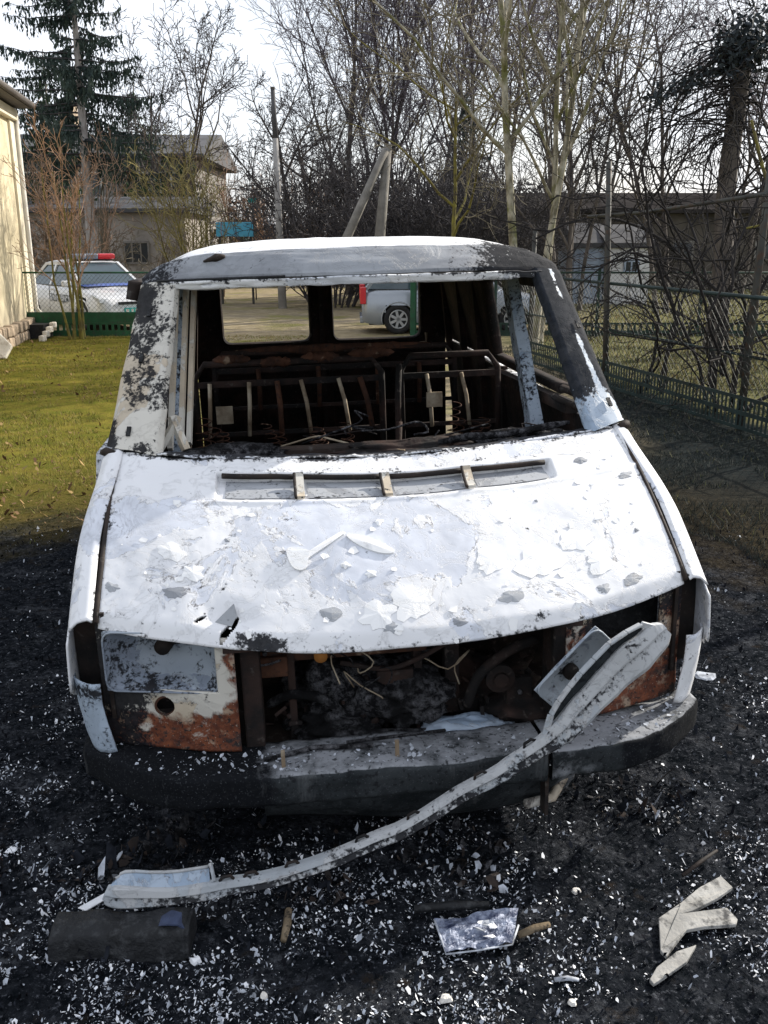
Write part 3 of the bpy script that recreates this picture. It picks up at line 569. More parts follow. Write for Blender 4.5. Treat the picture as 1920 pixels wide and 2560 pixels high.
def car(root, paint, wagon=False, L=4.3, W=1.74, H=1.48):
    hl, hw = L / 2, W / 2
    st = np.array([[hl, 0.66, 0.60, 0.30], [hl - .05, 0.80, 0.70, 0.22], [hl - .18, 0.90, 0.75, 0.19], [hl - .45, 0.97, 0.82, 0.18], [hl - .9, 1.0, 0.90, 0.18], [hl - 1.2, 1.0, 0.955, 0.18], [0, 1.0, 0.965, 0.18], [-hl + .9, 1.0, 0.975, 0.18], [-hl + .3, 0.98, 0.97 if not wagon else 0.96, 0.20], [-hl + .06, 0.93, 0.90, 0.24], [-hl, 0.84, 0.80, 0.30]])
    xs_ = np.linspace(-hl, hl, 90); o_ = np.argsort(st[:, 0]); s_ = st[o_]; fw = np.interp(xs_, s_[:, 0], s_[:, 1]) * hw; zt = np.interp(xs_, s_[:, 0], s_[:, 2]); zb = np.interp(xs_, s_[:, 0], s_[:, 3])
    sec = [(0.92, 0.0), (1.0, 0.14), (1.005, 0.35), (1.0, 0.55), (0.975, 0.8), (0.93, 0.93), (0.84, 0.985), (0.6, 1.02), (0.0, 1.045)]
    row = [(s, t) for s, t in sec] + [(-s, t) for s, t in sec[-2::-1]]
    V = np.array([[(x, w * s, b + (t_ - b) * q) for s, q in row] for x, w, t_, b in zip(xs_, fw, zt, zb)]); nr = len(row); nx = len(xs_); V = V.reshape(-1, 3)
    i = (np.arange(nx - 1)[:, None] * nr + np.arange(nr - 1)[None, :]).ravel(); Fq = np.stack([i, i + 1, i + nr + 1, i + nr], 1)
    wx = (hl - 0.82, -hl + 0.78); c = V[Fq].mean(1); keep = np.ones(len(Fq), bool)
    for w_ in wx: keep &= ~(((c[:, 0] - w_) ** 2 + (c[:, 2] - 0.32) ** 2 < 0.36 ** 2) & (np.abs(c[:, 1]) > hw * 0.75))
    Fq = Fq[keep]; body = obj_np('body', V, Fq, paint, root, True)
    for e in (0, nx - 1):
        pass
    m = MB(); m.add([V[j] for j in range(nr)], [tuple(range(nr))]); m.add([V[(nx - 1) * nr + j] for j in range(nr)], [tuple(range(nr))[::-1]]); m.build('end_panel', paint, root)
    m = MB(); m.box((0, 0, 0.34), (L - 0.3, W - 0.36, 0.30)); m.build('underbody', M['black'], root)
    for w_ in wx:
        for s in (-1, 1):
            wheel(root, w_, s * (hw - 0.11), s)
            MB().tube([(w_ + 0.365 * math.cos(a), s * (hw - 0.01), 0.32 + 0.365 * math.sin(a)) for a in np.linspace(-0.3, math.pi + 0.3, 18)], 0.018, 6).build('wheel_arch', paint, root)
    # cabin
    bx = [hl - 1.12, hl - 1.9, -hl + (0.55 if wagon else 1.15), -hl + (0.10 if wagon else 0.45)]; zb_, zr = 0.955, H; yb, yr = hw * 0.92, hw * 0.68
    P = {}
    for s in (-1, 1):
        P['a', s] = (bx[0], s * yb * 0.93, zb_); P['b', s] = (bx[1], s * yr, zr - 0.03); P['c', s] = (bx[2], s * yr, zr - 0.05); P['d', s] = (bx[3], s * yb * 0.93, zb_ + 0.01)
    m = MB(); 
    for k0, k1 in (('a', 'b'), ('c', 'd')):
        for s in (-1, 1): m.bar(P[k0, s], P[k1, s], 0.07, 0.07)
    for s in (-1, 1):
        m.bar(P['b', s], P['c', s], 0.07, 0.06); xm = (bx[1] + bx[2]) / 2 - 0.05; m.bar((xm, s * yb, zb_), (xm, s * yr, zr - 0.04), 0.08, 0.05)
    m.build('pillar', paint, root)
    def rfn(u, v):
        x = bx[2] - 0.03 + (bx[1] + 0.03 - bx[2] + 0.03) * u; return np.stack([x, (v * 2 - 1) * (yr + 0.03), zr - 0.03 + 0.05 * (1 - (2 * u - 1) ** 2) + 0.035 * (1 - (2 * v - 1) ** 4)], 1)
    grid('roof', np.linspace(0, 1, 14), np.linspace(0, 1, 14), rfn, paint, root, solid=0.03)
    def pane(name, *q):
        MB().quad(*q).build(name, M['carglass'], root)
    k = lambda t, dz=0: t
    e = 0.012
    pane('windscreen', (P['a', -1][0] + e, P['a', -1][1], zb_ + .03), (P['a', 1][0] + e, P['a', 1][1], zb_ + .03), (P['b', 1][0] + e, P['b', 1][1], zr - .03), (P['b', -1][0] + e, P['b', -1][1], zr - .03))
    pane('rear_window', (P['d', 1][0] - e, P['d', 1][1], zb_ + .05), (P['d', -1][0] - e, P['d', -1][1], zb_ + .05), (P['c', -1][0] - e, P['c', -1][1], zr - .05), (P['c', 1][0] - e, P['c', 1][1], zr - .05))
    for s in (-1, 1):
        pane('side_window', (P['a', s][0] - .05, P['a', s][1] * 1.03, zb_), (xm + .03, s * yb * 1.0, zb_), (xm + .03, s * yr * 1.0, zr - .05), (P['b', s][0] - .03, P['b', s][1], zr - .05))
        pane('side_window', (xm - .03, s * yb * 1.0, zb_), (P['d', s][0] + .05, P['d', s][1] * 1.03, zb_), (P['c', s][0], P['c', s][1], zr - .06), (xm - .03, s * yr, zr - .05))
        q = MB(); q.box((bx[0] - 0.18, s * (hw + 0.10), 1.02), (0.12, 0.20, 0.14)); q.build('mirror', paint, root, 0.03)
        q = MB(); q.bar((bx[1] + 0.45, s * (hw + 0.004), 0.38), (bx[1] + 0.45, s * (hw - 0.02), 0.93), 0.012, 0.012); q.bar((xm, s * (hw + 0.004), 0.38), (xm, s * (hw - 0.02), 0.93), 0.012, 0.012); q.build('door_seam', M['black'], root)
        q = MB(); q.box((xm + 0.25, s * (hw + 0.005), 0.86), (0.2, 0.03, 0.035)); q.build('door_handle', paint, root)
        hd_ = MB(); hd_.prism([(hl - .07, .64), (hl - .42, .74), (hl - .46, .80), (hl - .30, .765), (hl - .09, .715)], 1, s * hw * 0.62, s * (hw * 0.895)); hd_.build('headlight', M['lamp_glass'], root)
    m = MB(); m.box((hl + 0.0, 0, 0.62), (0.03, 0.75, 0.06)); m.build('grille', M['black'], root); m = MB(); m.box((hl - .0, 0, 0.34), (0.06, 1.0, 0.10)); m.build('air_intake', M['black'], root)
    m = MB(); m.box((hl - 0.02, 0, 0.24), (0.10, 1.3, 0.05)); m.box((-hl + 0.0, 0, 0.30), (0.10, 1.35, 0.14)); m.build('bumper', paint, root, 0.02)
    return xm
def text(body, size, m, parent, loc, rot, name='lettering'):
    cu = bpy.data.curves.new(name, 'FONT'); cu.body = body; cu.size = size; cu.extrude = 0.002; cu.align_x = 'CENTER'; cu.align_y = 'CENTER'
    o = bpy.data.objects.new(name, cu); me = bpy.data.meshes.new_from_object(o); bpy.data.objects.remove(o); me.materials.append(m)
    o = link(bpy.data.objects.new(name, me), parent); o.location = loc; o.rotation_euler = rot; return o
pc = empty('police_car', (-7.05, 22.3, 0), (0, 0, rad(-48))); tag(pc, 'white police car with blue bonnet edge and red light bar behind the green fence', 'car')
car(pc, M['police_white'])
hl = 2.15
MB().add([(hl - 1.14, -0.72, 0.996), (hl - 0.93, -0.72, 0.962), (hl - 0.93, 0.72, 0.962), (hl - 1.14, 0.72, 0.996), (hl - 1.04, -0.3, 1.015), (hl - 1.04, 0.3, 1.015)], [(0, 1, 4), (4, 1, 2, 5), (5, 2, 3), (3, 0, 4, 5)]).build('bonnet_stripe', M['police_blue'], pc)
lb = MB().box((0.12, 0, 1.60), (0.22, 0.30, 0.13)).build('light_bar', M['blue_lens'], pc, 0.03)
MB().box((0.12, 0.36, 1.60), (0.22, 0.44, 0.13)).build('red_lamp', M['red_lens'], pc, 0.04); MB().box((0.12, -0.36, 1.60), (0.22, 0.44, 0.13)).build('blue_lamp', M['blue_lens'], pc, 0.04)
MB().box((0.12, 0, 1.52), (0.12, 1.0, 0.04)).build('bar_mount', M['black'], pc)
pl = MB().box((hl + 0.03, 0, 0.46), (0.02, 0.52, 0.115)).build('plate', M['plate_teal'], pc)
for i, w in enumerate((0.07, 0.05, 0.09, 0.06)): MB().box((hl + 0.041, -0.19 + i * 0.12, 0.46), (0.004, w, 0.06)).build('plate_mark', M['white_frame'], pl)
for s, rz in ((-1, 0), (1, 180)): text('ПОЛІЦІЯ', 0.24, M['dark_text'], pc, (0.15, s * 0.885, 0.66), (rad(90), 0, rad(rz)))
gc = empty('grey_car', (1.55, 20.75, 0), (0, 0, rad(2))); tag(gc, 'silver grey estate car parked across the gateway behind the van', 'car')
car(gc, M['silver'], True, 4.1, 1.72, 1.56)
for s in (-1, 1): MB().box((-2.03, s * 0.755, 0.82), (0.13, 0.16, 0.36)).build('tail_light', M['red_lens'], gc, 0.02)
MB().tube([(0.5, s_ * 0.5, 1.62) for s_ in (-1, 1)], 0.015, 6).build('roof_bar', M['black'], gc)

# ------------------------------------------------------------------ the burnt van (local: X across, Y back, Z up, origin under the bumper)
van = empty('burnt_van')
van.matrix_world = Matrix.Translation((0.105, 2.431, 0)) @ Matrix.Rotation(rad(7.1), 4, 'Z') @ Matrix.Rotation(-rad(1.6), 4, 'Y')
tag(van, 'burnt out white panel van without glass, its nose to the camera', 'van')
SEAM = 0.938
def hood_top(ax): return 0.72 + 0.13 * ax ** 2, 1.172 + 0.033 * ax ** 2
def hood_edge(ax): return 0.05 + 0.17 * ax ** 2.2, 0.752 + 0.068 * ax ** 2
def hood_xyz(u, v):
    ax = np.abs(u); y0, z0 = hood_edge(ax); y1, z1 = hood_top(ax)
    x = u * (SEAM - 0.012 * v); y = y0 + (y1 - y0) * v; z = z0 + (z1 - z0) * v + 0.040 * np.sin(np.pi * np.clip(v, 0, 1)) * (1 - 0.35 * ax ** 2)
    lip = ss(v, 0.055, -0.01); z = z - 0.022 * lip; y = y + 0.004 * lip
    return x, y, z
def hood_fn(u, v):
    x, y, z = hood_xyz(u, v)
    p = np.stack([x, y, 0 * x], 1)
    dn = (vnoise(p, 3.0, 11, 2) - 0.5) * 0.022 + (vnoise(p, 14, 12, 3) - 0.5) * 0.006
    vt = 0.885 - 0.045 * (x + 0.58) / 1.2
    lx = ss(x, -0.580, -0.570) * ss(x, 0.616, 0.602); lv = ss(v, 0.700, 0.712) * ss(v, vt + 0.010, vt - 0.004)
    dep = 0.036 * lx * lv * (0.25 + 0.75 * ss(v, 0.70, vt))
    crease = 0.005 * ss(v, 0.672, 0.684) * (1 - ss(x, -0.62, -0.58))
    dent = 0.018 * np.exp(-(((x + 0.54) / 0.07) ** 2 + ((v - 0.10) / 0.06) ** 2))
    ridge = 0.004 * np.exp(-((v - 0.684) / 0.012) ** 2)
    d = dn - dep - crease - dent + ridge
    return np.stack([x, y - 0.53 * d, z + 0.85 * d], 1)
def hood_att(P, u, v):
    x = P[:, 0]
    s = 0.70 * np.exp(-(((x + 0.45) / 0.13) ** 2 + ((v - 0.02) / 0.045) ** 2))
    s = np.maximum(s, 0.50 * np.exp(-((v - 1.0) / 0.03) ** 2)); s = np.maximum(s, 0.33 * np.exp(-(v / 0.022) ** 2))
    s = np.maximum(s, 0.55 * np.exp(-(((x - 0.42) / 0.05) ** 2 + ((v - 0.035) / 0.02) ** 2)))
    s = np.maximum(s, 0.16 * ss(v, 0.55, 0.1) * ss(x, 0.1, -0.5))
    s = np.maximum(s, 0.36 * np.exp(-((np.abs(u) - 1) / 0.012) ** 2))
    s = np.maximum(s, 0.30 * np.exp(-((v - 0.90) / 0.03) ** 2) * ss(np.abs(x), 0.66, 0.58))
    pr = 0.085 * np.exp(-(((x + 0.05) / 0.42) ** 4 + ((v - 0.42) / 0.24) ** 4)) - 0.05 * ss(x, 0.4, 0.8) - 0.04 * ss(v, 0.62, 0.75) - 0.02
    return dict(soot=s, rust=0.10 * np.exp(-((v - 0.97) / 0.02) ** 2), prim=pr)
def hood_drop(c):
    a = ((c[:, 0] + 0.543 - (c[:, 1] - 0.135) * 0.35) / 0.022) ** 2 + ((c[:, 1] - (c[:, 0] + 0.543) * 0.7 - 0.145) / 0.019) ** 2 < 1
    b = ((c[:, 0] + 0.625) / 0.019) ** 2 + ((c[:, 1] - (c[:, 0] + 0.625) * 0.5 - 0.178) / 0.006) ** 2 < 1
    return a | b
hood = grid('bonnet', np.unique(np.round(np.concatenate([np.linspace(-1, 1, 190), np.linspace(-0.70, -0.53, 75)]), 5)), np.unique(np.round(np.concatenate([np.linspace(0, 1, 120), np.linspace(0.08, 0.24, 50)]), 5)), hood_fn, M['paint'], van, drop=hood_drop, solid=0.012, att=hood_att)
def on_hood(x, v, lift=0.003):
    u = x / (SEAM - 0.012 * v); p = hood_fn(np.array([u]), np.array([v]))[0]; return Vector((p[0], p[1] - 0.53 * lift, p[2] + 0.85 * lift))
def v_top(x): return 0.885 - 0.045 * (x + 0.58) / 1.2
for x in (-0.29, 0.008, 0.297):                      # louver dividers
    m = MB(); vt = v_top(x); pts = [on_hood(x, v, 0.028 * ss(v, 0.70, vt) + 0.010) for v in np.linspace(0.705, vt, 8)]
    for a, b in zip(pts[:-1], pts[1:]): m.bar(a, b, 0.026, 0.010, up=(0, -0.53, 0.85))
    n_ = len(m.v); o = m.build('louver_bar', M['pillar'], van); attr(o.data, soot=np.random.default_rng(int(x * 100) + 50).uniform(0.0, 0.35, n_), rust=np.full(n_, 0.1))
    m = MB(); m.tube([p + Vector((-0.018, -0.002, 0.001)) for p in pts], 0.0055, 6); m.build('louver_gap', M['char'], van)
edges = [-0.570, -0.29, 0.008, 0.297, 0.604]
for a, b in zip(edges[:-1], edges[1:]):              # plates on the louver floor and the dark slot above each
    m = MB(); ua, ub = a + 0.024, b - 0.016; N_ = 8; vt = v_top((a + b) / 2)
    vs = [on_hood(x, v, 0.005) for v in (0.715, 0.76, 0.80, vt - 0.008) for x in np.linspace(ua, ub, N_)]
    m.add(vs, [(r * N_ + i, r * N_ + i + 1, (r + 1) * N_ + i + 1, (r + 1) * N_ + i) for r in range(3) for i in range(N_ - 1)], True)
    o = m.build('louver_plate', M['louver'], van); attr(o.data, soot=np.full(len(m.v), 0.20 if a > -0.1 else 0.30), rust=np.full(len(m.v), 0.0))
    m = MB(); m.tube([on_hood(x, v_top(x) + 0.002, 0.010) for x in np.linspace(a + 0.012, b - 0.010, 9)], 0.011, 6); m.build('louver_gap', M['char'], van)
# cowl strip at the foot of the windscreen
def cowl_fn(u, v):
    ax = np.abs(u); y1, z1 = hood_top(ax); p = np.stack([u, v, 0 * u], 1)
    return np.stack([u * 0.925, y1 + 0.005 + 0.11 * v, z1 + 0.002 + 0.012 * np.sin(np.pi * v) - 0.03 * v + (vnoise(p, 22, 31, 2) - 0.5) * 0.022], 1)
grid('cowl', np.linspace(-1, 1, 120), np.linspace(0, 1, 10), cowl_fn, M['paint'], van, solid=0.006, att=lambda P, u, v: dict(soot=0.45 + 0.9 * ss(v, 0.05, 0.35), rust=0.05 + 0 * u))
# blisters and lifted paint on the bonnet
def flake(poly, lift, name='paint_blister', mm=None):
    m = MB(); n = len(poly); top = [on_hood(x, v, lift) for x, v in poly]; bot = [on_hood(x, v, 0.0) for x, v in poly]; c = sum(top, Vector()) / n + Vector((0, -0.002, 0.003))
    m.add(top + bot + [c], [(i, (i + 1) % n, 2 * n) for i in range(n)] + [(n + i, n + (i + 1) % n, (i + 1) % n, i) for i in range(n)], False)
    o = m.build(name, mm or M['blister'], van); attr(o.data, soot=np.zeros(len(m.v)) - 0.3, rust=np.zeros(len(m.v)) - 0.4); return o
def blob(pts, seed=0, j=0.0): return [(x + random.Random(seed + i).uniform(-j, j), v) for i, (x, v) in enumerate(pts)]
PX = lambda x, y: (x, y)
def smooth(poly, n=3):
    P = np.array(list(poly)); P = np.vstack([P[-1:], P, P[:2]]); out = []
    for k in range(1, len(P) - 2):
        for t in np.arange(n) / n: out.append(tuple(0.5 * (2 * P[k] + (P[k + 1] - P[k - 1]) * t + (2 * P[k - 1] - 5 * P[k] + 4 * P[k + 1] - P[k + 2]) * t * t + (3 * P[k] - 3 * P[k + 1] + P[k + 2] - P[k - 1]) * t ** 3)))
    return out
flake(smooth([(-0.352, 0.40), (-0.335, 0.42), (-0.312, 0.412), (-0.298, 0.385), (-0.230, 0.445), (-0.172, 0.492), (-0.162, 0.482), (-0.225, 0.420), (-0.285, 0.362), (-0.29, 0.325), (-0.312, 0.310), (-0.338, 0.33)]), 0.007)
flake(smooth([(-0.152, 0.478), (-0.10, 0.468), (-0.045, 0.430), (-0.008, 0.392), (-0.020, 0.376), (-0.06, 0.384), (-0.11, 0.415), (-0.145, 0.452)]), 0.007)
def round_flake(cx, cv, r_, sd, lift, mm=None, name='paint_blister', st=1.0):
    q = np.random.default_rng(sd); n = 22; a = np.arange(n) * 2 * np.pi / n; rr_ = r_ * (0.15 + 1.5 * vnoise(np.stack([np.cos(a) * 1.5 + sd, np.sin(a) * 1.5, 0 * a], 1), 1.3, sd, 3)); return flake([(cx + st * rr_[i] * math.cos(a[i]), min(0.985, cv + rr_[i] * 1.1 * math.sin(a[i]))) for i in range(n)], lift, name, mm)
for cx, cv, r_, sd in ((-0.043, 0.544, 0.016, 1), (-0.17, 0.331, 0.016, 2), (-0.093, 0.288, 0.018, 3), (0.02, 0.15, 0.07, 5), (-0.08, 0.12, 0.06, 7), (0.45, 0.27, 0.08, 8), (0.60, 0.33, 0.06, 9), (-0.72, 0.38, 0.045, 10), (-0.65, 0.28, 0.04, 11), (0.66, 0.20, 0.05, 13), (0.30, 0.30, 0.06, 15)): round_flake(cx, cv, r_, sd, 0.0022)
for cx, cv, r_, sd, st in ((0.728, 0.793, 0.022, 31, 1.2), (0.868, 0.627, 0.020, 32, 1.5), (0.339, 0.128, 0.024, 33, 1.7), (0.753, 0.086, 0.026, 34, 1.5), (0.649, 0.083, 0.020, 35, 1.1), (-0.706, 0.186, 0.026, 36, 1.4), (-0.900, 0.175, 0.022, 37, 1.2), (0.511, 0.577, 0.008, 38, 1), (0.829, 0.301, 0.010, 39, 1), (-0.54, 0.46, 0.013, 40, 0.7), (-0.23, 0.13, 0.022, 41, 1.5), (-0.05, 0.06, 0.02, 42, 1.5), (0.16, 0.06, 0.018, 43, 1.4)): round_flake(cx, cv, r_, sd, 0.0014, M['louver'], 'bare_patch', st)
q = random.Random(77); pm = MB()
for k in range(130):                                   # curled chips, too small to pick apart
    zone = q.random(); x = q.uniform(-0.88, 0.9); v = q.betavariate(1.3, 2.2) * 0.8 if zone < 0.8 else q.uniform(0.6, 0.79)
    s_ = 0.004 + 0.016 * q.random() ** 2; a0 = q.uniform(0, 6.28); n = 5; base = on_hood(x, v, 0.002); L_ = []
    tilt = q.uniform(0.05, 0.4); ta = q.uniform(0, 6.28)
    for i in range(n):
        a = a0 + 6.28 * i / n; dx, dv = s_ * q.uniform(0.5, 1.2) * math.cos(a), s_ * q.uniform(0.4, 1) * math.sin(a); w = on_hood(x + dx, v + dv / 0.72, 0.002 + max(0, (dx * math.cos(ta) + dv * math.sin(ta)) * tilt)); L_.append(w)
    pm.add(L_, [tuple(range(n))])
o = pm.build('peeling_paint', M['blister'], van); attr(o.data, soot=np.zeros(len(pm.v)) - 0.2, rust=np.zeros(len(pm.v)) - 0.4); o['kind'] = 'stuff'
# torn lip beside the hole
m = MB(); m.add([on_hood(-0.580, 0.085, 0.001), on_hood(-0.530, 0.075, 0.001), on_hood(-0.512, 0.115, 0.012), on_hood(-0.520, 0.15, 0.022), on_hood(-0.555, 0.115, 0.012)], [(0, 1, 2, 3, 4)]); o = m.build('torn_flap', M['louver'], van); attr(o.data, soot=np.full(5, 0.25), rust=np.full(5, 0.1))

# wings
def wing(s):
    def fn(a, b):                                       # a 0..1 around, b along y
        y = b; k = np.clip((y - 0.22) / 0.63, 0, 1); zt = 0.822 + 0.383 * k + 0.028 * np.sin(np.pi * k)
        prof = np.array([[SEAM + 0.014, -0.002], [0.965, 0.006], [0.994, 0.000], [1.018, -0.022], [1.031, -0.07], [1.037, -0.18], [1.038, -0.34], [1.034, -0.56], [1.02, -0.9]])
        t = a * (len(prof) - 1); i = np.minimum(t.astype(int), len(prof) - 2); f = t - i; xx = prof[i, 0] * (1 - f) + prof[i + 1, 0] * f; dz = prof[i, 1] * (1 - f) + prof[i + 1, 1] * f
        xx = xx - 0.05 * ss(k, 0.35, 1.0) * 0.75
        return np.stack([s * xx, y, np.maximum(zt + dz, 0.26)], 1)
    def drop(c): return (((c[:, 1] - 0.80) ** 2 + (c[:, 2] - 0.30) ** 2) < 0.36 ** 2) | ((c[:, 1] < 0.30) & (c[:, 2] < 0.80) & (np.abs(c[:, 0]) < 1.030)) | ((c[:, 2] < 0.60 - (c[:, 1] - 0.22) * 0.5) & (c[:, 1] < 0.6))
    def att(P, u, v): return dict(soot=0.34 * np.exp(-((u - 0.0) / 0.06) ** 2) + 0.25 * ss(v, 0.36, 0.2) * ss(u, 0.45, 0.6), rust=0.0 * u)
    w = grid('front_wing', np.linspace(0, 1, 40), np.linspace(0.215, 1.0, 60), fn, M['paint'], van, drop=drop, solid=0.006, att=att)
    # dark gap of the bonnet seam
    m = MB(); m.tube([(s * (SEAM + 0.004 - 0.012 * t), 0.22 + 0.63 * t, 0.822 + 0.383 * t + 0.026 * math.sin(math.pi * t) - 0.004) for t in np.linspace(0, 1, 12)], 0.009, 6); m.build('bonnet_seam', M['char'], van)
    # recess of the missing corner lamp and the crumpled corner below it
    m = MB(); m.box((s * 0.975, 0.33, 0.66), (0.12, 0.02, 0.36)); m.box((s * 0.925, 0.29, 0.66), (0.012, 0.10, 0.36)); m.build('lamp_recess', M['char'], van)
    def cf(a, b):
        th = a * 1.5; p = np.stack([a, b, 0 * a + s], 1); n_ = (vnoise(p, 4, 41, 2) - 0.5) * 0.05
        return np.stack([s * (0.945 + 0.092 * np.sin(th) - 0.03 * (1 - b) ** 2 + n_ * 0.3), 0.19 + 0.10 * (1 - np.cos(th)) + n_ * 0.6, 0.385 + 0.245 * b], 1)
    grid('corner_piece', np.linspace(0, 1, 16), np.linspace(0, 1, 16), cf, M['bluemetal'] if s < 0 else M['paint'], van, solid=0.005, att=lambda P, u, v: dict(soot=(0.28 if s < 0 else 0.1) + 0.3 * np.exp(-((v - 0.85) / 0.12) ** 2) * (s < 0), rust=0.1 + 0 * u))
    return w
wing(-1); wing(1)

# front panels beside the radiator opening
def face_y(x): return 0.10 + 0.15 * np.clip((np.abs(x) - 0.4) / 0.55, 0, 1) ** 1.6
def front_panel(s, x_in, hx0, hx1, hz0, hz1, fog):
    us = np.unique(np.concatenate([np.linspace(0.715, 0.795, 50) if fog else [], np.linspace(x_in, hx0, 8), np.linspace(hx0, hx1, 40), np.linspace(hx1, 0.955, 8)])); vs_ = np.unique(np.concatenate([np.linspace(0.50, 0.572, 46) if fog else [], np.linspace(0.385, hz0, 30), np.linspace(hz0, hz1, 14), np.linspace(hz1, 0.84, 4)]))
    def fn(u, v):
        p = np.stack([u, v, 0 * u + s], 1); return np.stack([s * u, face_y(u) + 0.02 + (vnoise(p, 9, 51, 2) - 0.5) * 0.014, v], 1)
    def drop(c):
        ax = np.abs(c[:, 0]); d = (ax > hx0) & (ax < hx1) & (c[:, 2] > hz0) & (c[:, 2] < hz1)
        d |= (c[:, 2] > 0.752 + 0.068 * (ax / .95) ** 2 - 0.004)
        if fog: d |= ((ax - fog[0]) ** 2 + (c[:, 2] - fog[1]) ** 2) < fog[2] ** 2
        return d
    def att(P, u, v):
        if s < 0: return dict(soot=0.62 * ss(u, 0.74, 0.88) + 0.12 + 0.2 * np.exp(-((v - .56) / .05) ** 2) * ss(u, .6, .7), rust=0.16 + 0.55 * ss(v, 0.57, 0.48) + 0.45 * ss(u, 0.60, 0.54))
        return dict(soot=0.22 + 0.5 * ss(v, 0.6, 0.8), rust=0.75 - 0.3 * ss(v, 0.5, 0.8))
    return grid('front_panel', us, vs_, fn, M['pillar'], van, drop=drop, solid=0.008, att=att)
front_panel(-1, 0.528, 0.585, 0.925, 0.592, 0.788, (0.755, 0.536, 0.031))
front_panel(1, 0.515, 0.605, 0.868, 0.60, 0.800, None)
m = MB(); m.tube([(-0.755 + 0.031 * math.cos(a), face_y(0.755) + 0.014, 0.536 + 0.031 * math.sin(a)) for a in np.linspace(0, 2 * math.pi, 24, endpoint=False)], 0.004, 6, closed=True); m.build('fog_lamp_rim', M['rust'], van)
MB().box((-0.755, 0.26, 0.54), (0.10, 0.01, 0.10)).build('fog_lamp_back', M['rustchar'], van)
def bowl(name, w, h, d, mtl, parent, loc, rot, soot, label=None):
    def fn(u, v):
        r2 = np.clip(1 - np.abs(u) ** 3.0, 0, 1) * np.clip(1 - np.abs(v) ** 3.0, 0, 1); p = np.stack([u, v, 0 * u], 1)
        return np.stack([u * w / 2, d * r2 ** 0.85 + (vnoise(p, 3, 61, 2) - 0.5) * 0.008, v * h / 2], 1)
    o = grid(name, np.linspace(-1, 1, 34), np.linspace(-1, 1, 24), fn, mtl, parent, solid=0.004, att=lambda P, u, v: dict(soot=soot + 0.45 * np.exp(-((u + 0.15) ** 2 + (v - 0.45) ** 2) / 0.16) + 0.15 * np.maximum(np.abs(u), np.abs(v)) ** 6, rust=0.02 + 0.22 * np.exp(-((u + 0.1) ** 2 + (v - 0.4) ** 2) / 0.06)))  # soot high in the bowl also paints in shadow for depth
    o.location = loc; o.rotation_euler = rot
    fr = MB(); P = rrect(-w / 2, -h / 2, w / 2, h / 2, 0.03, 3); fr.tube([(x, -0.002, z) for x, z in P], 0.0035, 6, closed=True); f = fr.build('rim', mtl, o); attr(f.data, soot=np.full(len(fr.v), soot), rust=np.zeros(len(fr.v)))
    kb = MB(); kb.tube([(-0.02, d * 0.62, 0.012), (-0.02, d * 1.0, 0.012)], 0.026, 14); kb.build('bulb_socket', M['char'], o)
    if label: o['label'] = label
    return o
bowl('headlight', 0.352, 0.198, 0.13, M['bowl'], van, (-0.755, 0.178, 0.688), (0, rad(1), rad(-11)), 0.30)
bowl('headlight', 0.27, 0.20, 0.045, M['bowl'], van, (0.540, 0.040, 0.600), (rad(8), rad(-44), rad(6)), 0.12, 'headlight bowl knocked out of its socket')
MB().box((0.74, 0.36, 0.70), (0.34, 0.02, 0.26)).build('lamp_socket', M['black'], van)
MB().box((0.0, 0.12, 0.742), (1.12, 0.015, 0.02)).build('grille_top_rail', M['rustchar'], van)

# engine bay
MB().box((0, 0.72, 0.62), (1.9, 0.02, 0.9)).build('bulkhead_panel', M['char'], van)
MB().box((0, 0.50, 0.30), (1.7, 0.5, 0.02)).build('engine_tray', M['char'], van)
m = MB(); m.box((-0.20, 0.30, 0.655), (0.58, 0.03, 0.10)); m.box((-0.42, 0.29, 0.66), (0.05, 0.02, 0.16)); m.build('cross_member', M['rust'], van, 0.006)
for c_, d_ in (((-0.485, 0.22, 0.55), (0.06, 0.12, 0.40)), ((0.50, 0.20, 0.56), (0.05, 0.12, 0.42))): MB().box(c_, d_).build('radiator_support', M['rustchar'], van, 0.006)
for c_, d_ in (((-0.36, 0.30, 0.50), (0.025, 0.05, 0.36)), ((0.18, 0.34, 0.55), (0.05, 0.05, 0.40)), ((0.06, 0.32, 0.56), (0.03, 0.06, 0.34))): MB().box(c_, d_).build('engine_bracket', M['rustchar'], van, 0.004)
mb = MB(); mb.tube([(-0.262, 0.262, 0.625), (-0.262, 0.285, 0.625)], 0.022, 14); mb.build('filler_cap', simple('orange_rust', (0.42, 0.17, 0.04), 0.8), van)
def lump(name, c, s, mtl, seed, amp=0.35, n=(28, 18)):
    u = np.linspace(0, 2 * np.pi, n[0]); v = np.linspace(0.02, np.pi - 0.02, n[1])
    def fn(a, b):
        d = np.stack([np.cos(a) * np.sin(b), np.sin(a) * np.sin(b), np.cos(b)], 1); r_ = 1 + (vnoise(d, 2.6, seed, 4) - 0.5) * 2 * amp; return d * r_[:, None] * np.array(s) + np.array(c)
    return grid(name, u, v, fn, mtl, van)
lump('engine_block', (-0.12, 0.42, 0.40), (0.26, 0.16, 0.16), M['ash'], 3, 0.55, (60, 40)); lump('engine_block', (0.28, 0.48, 0.36), (0.22, 0.14, 0.12), M['rustchar'], 5, 0.5, (50, 30))
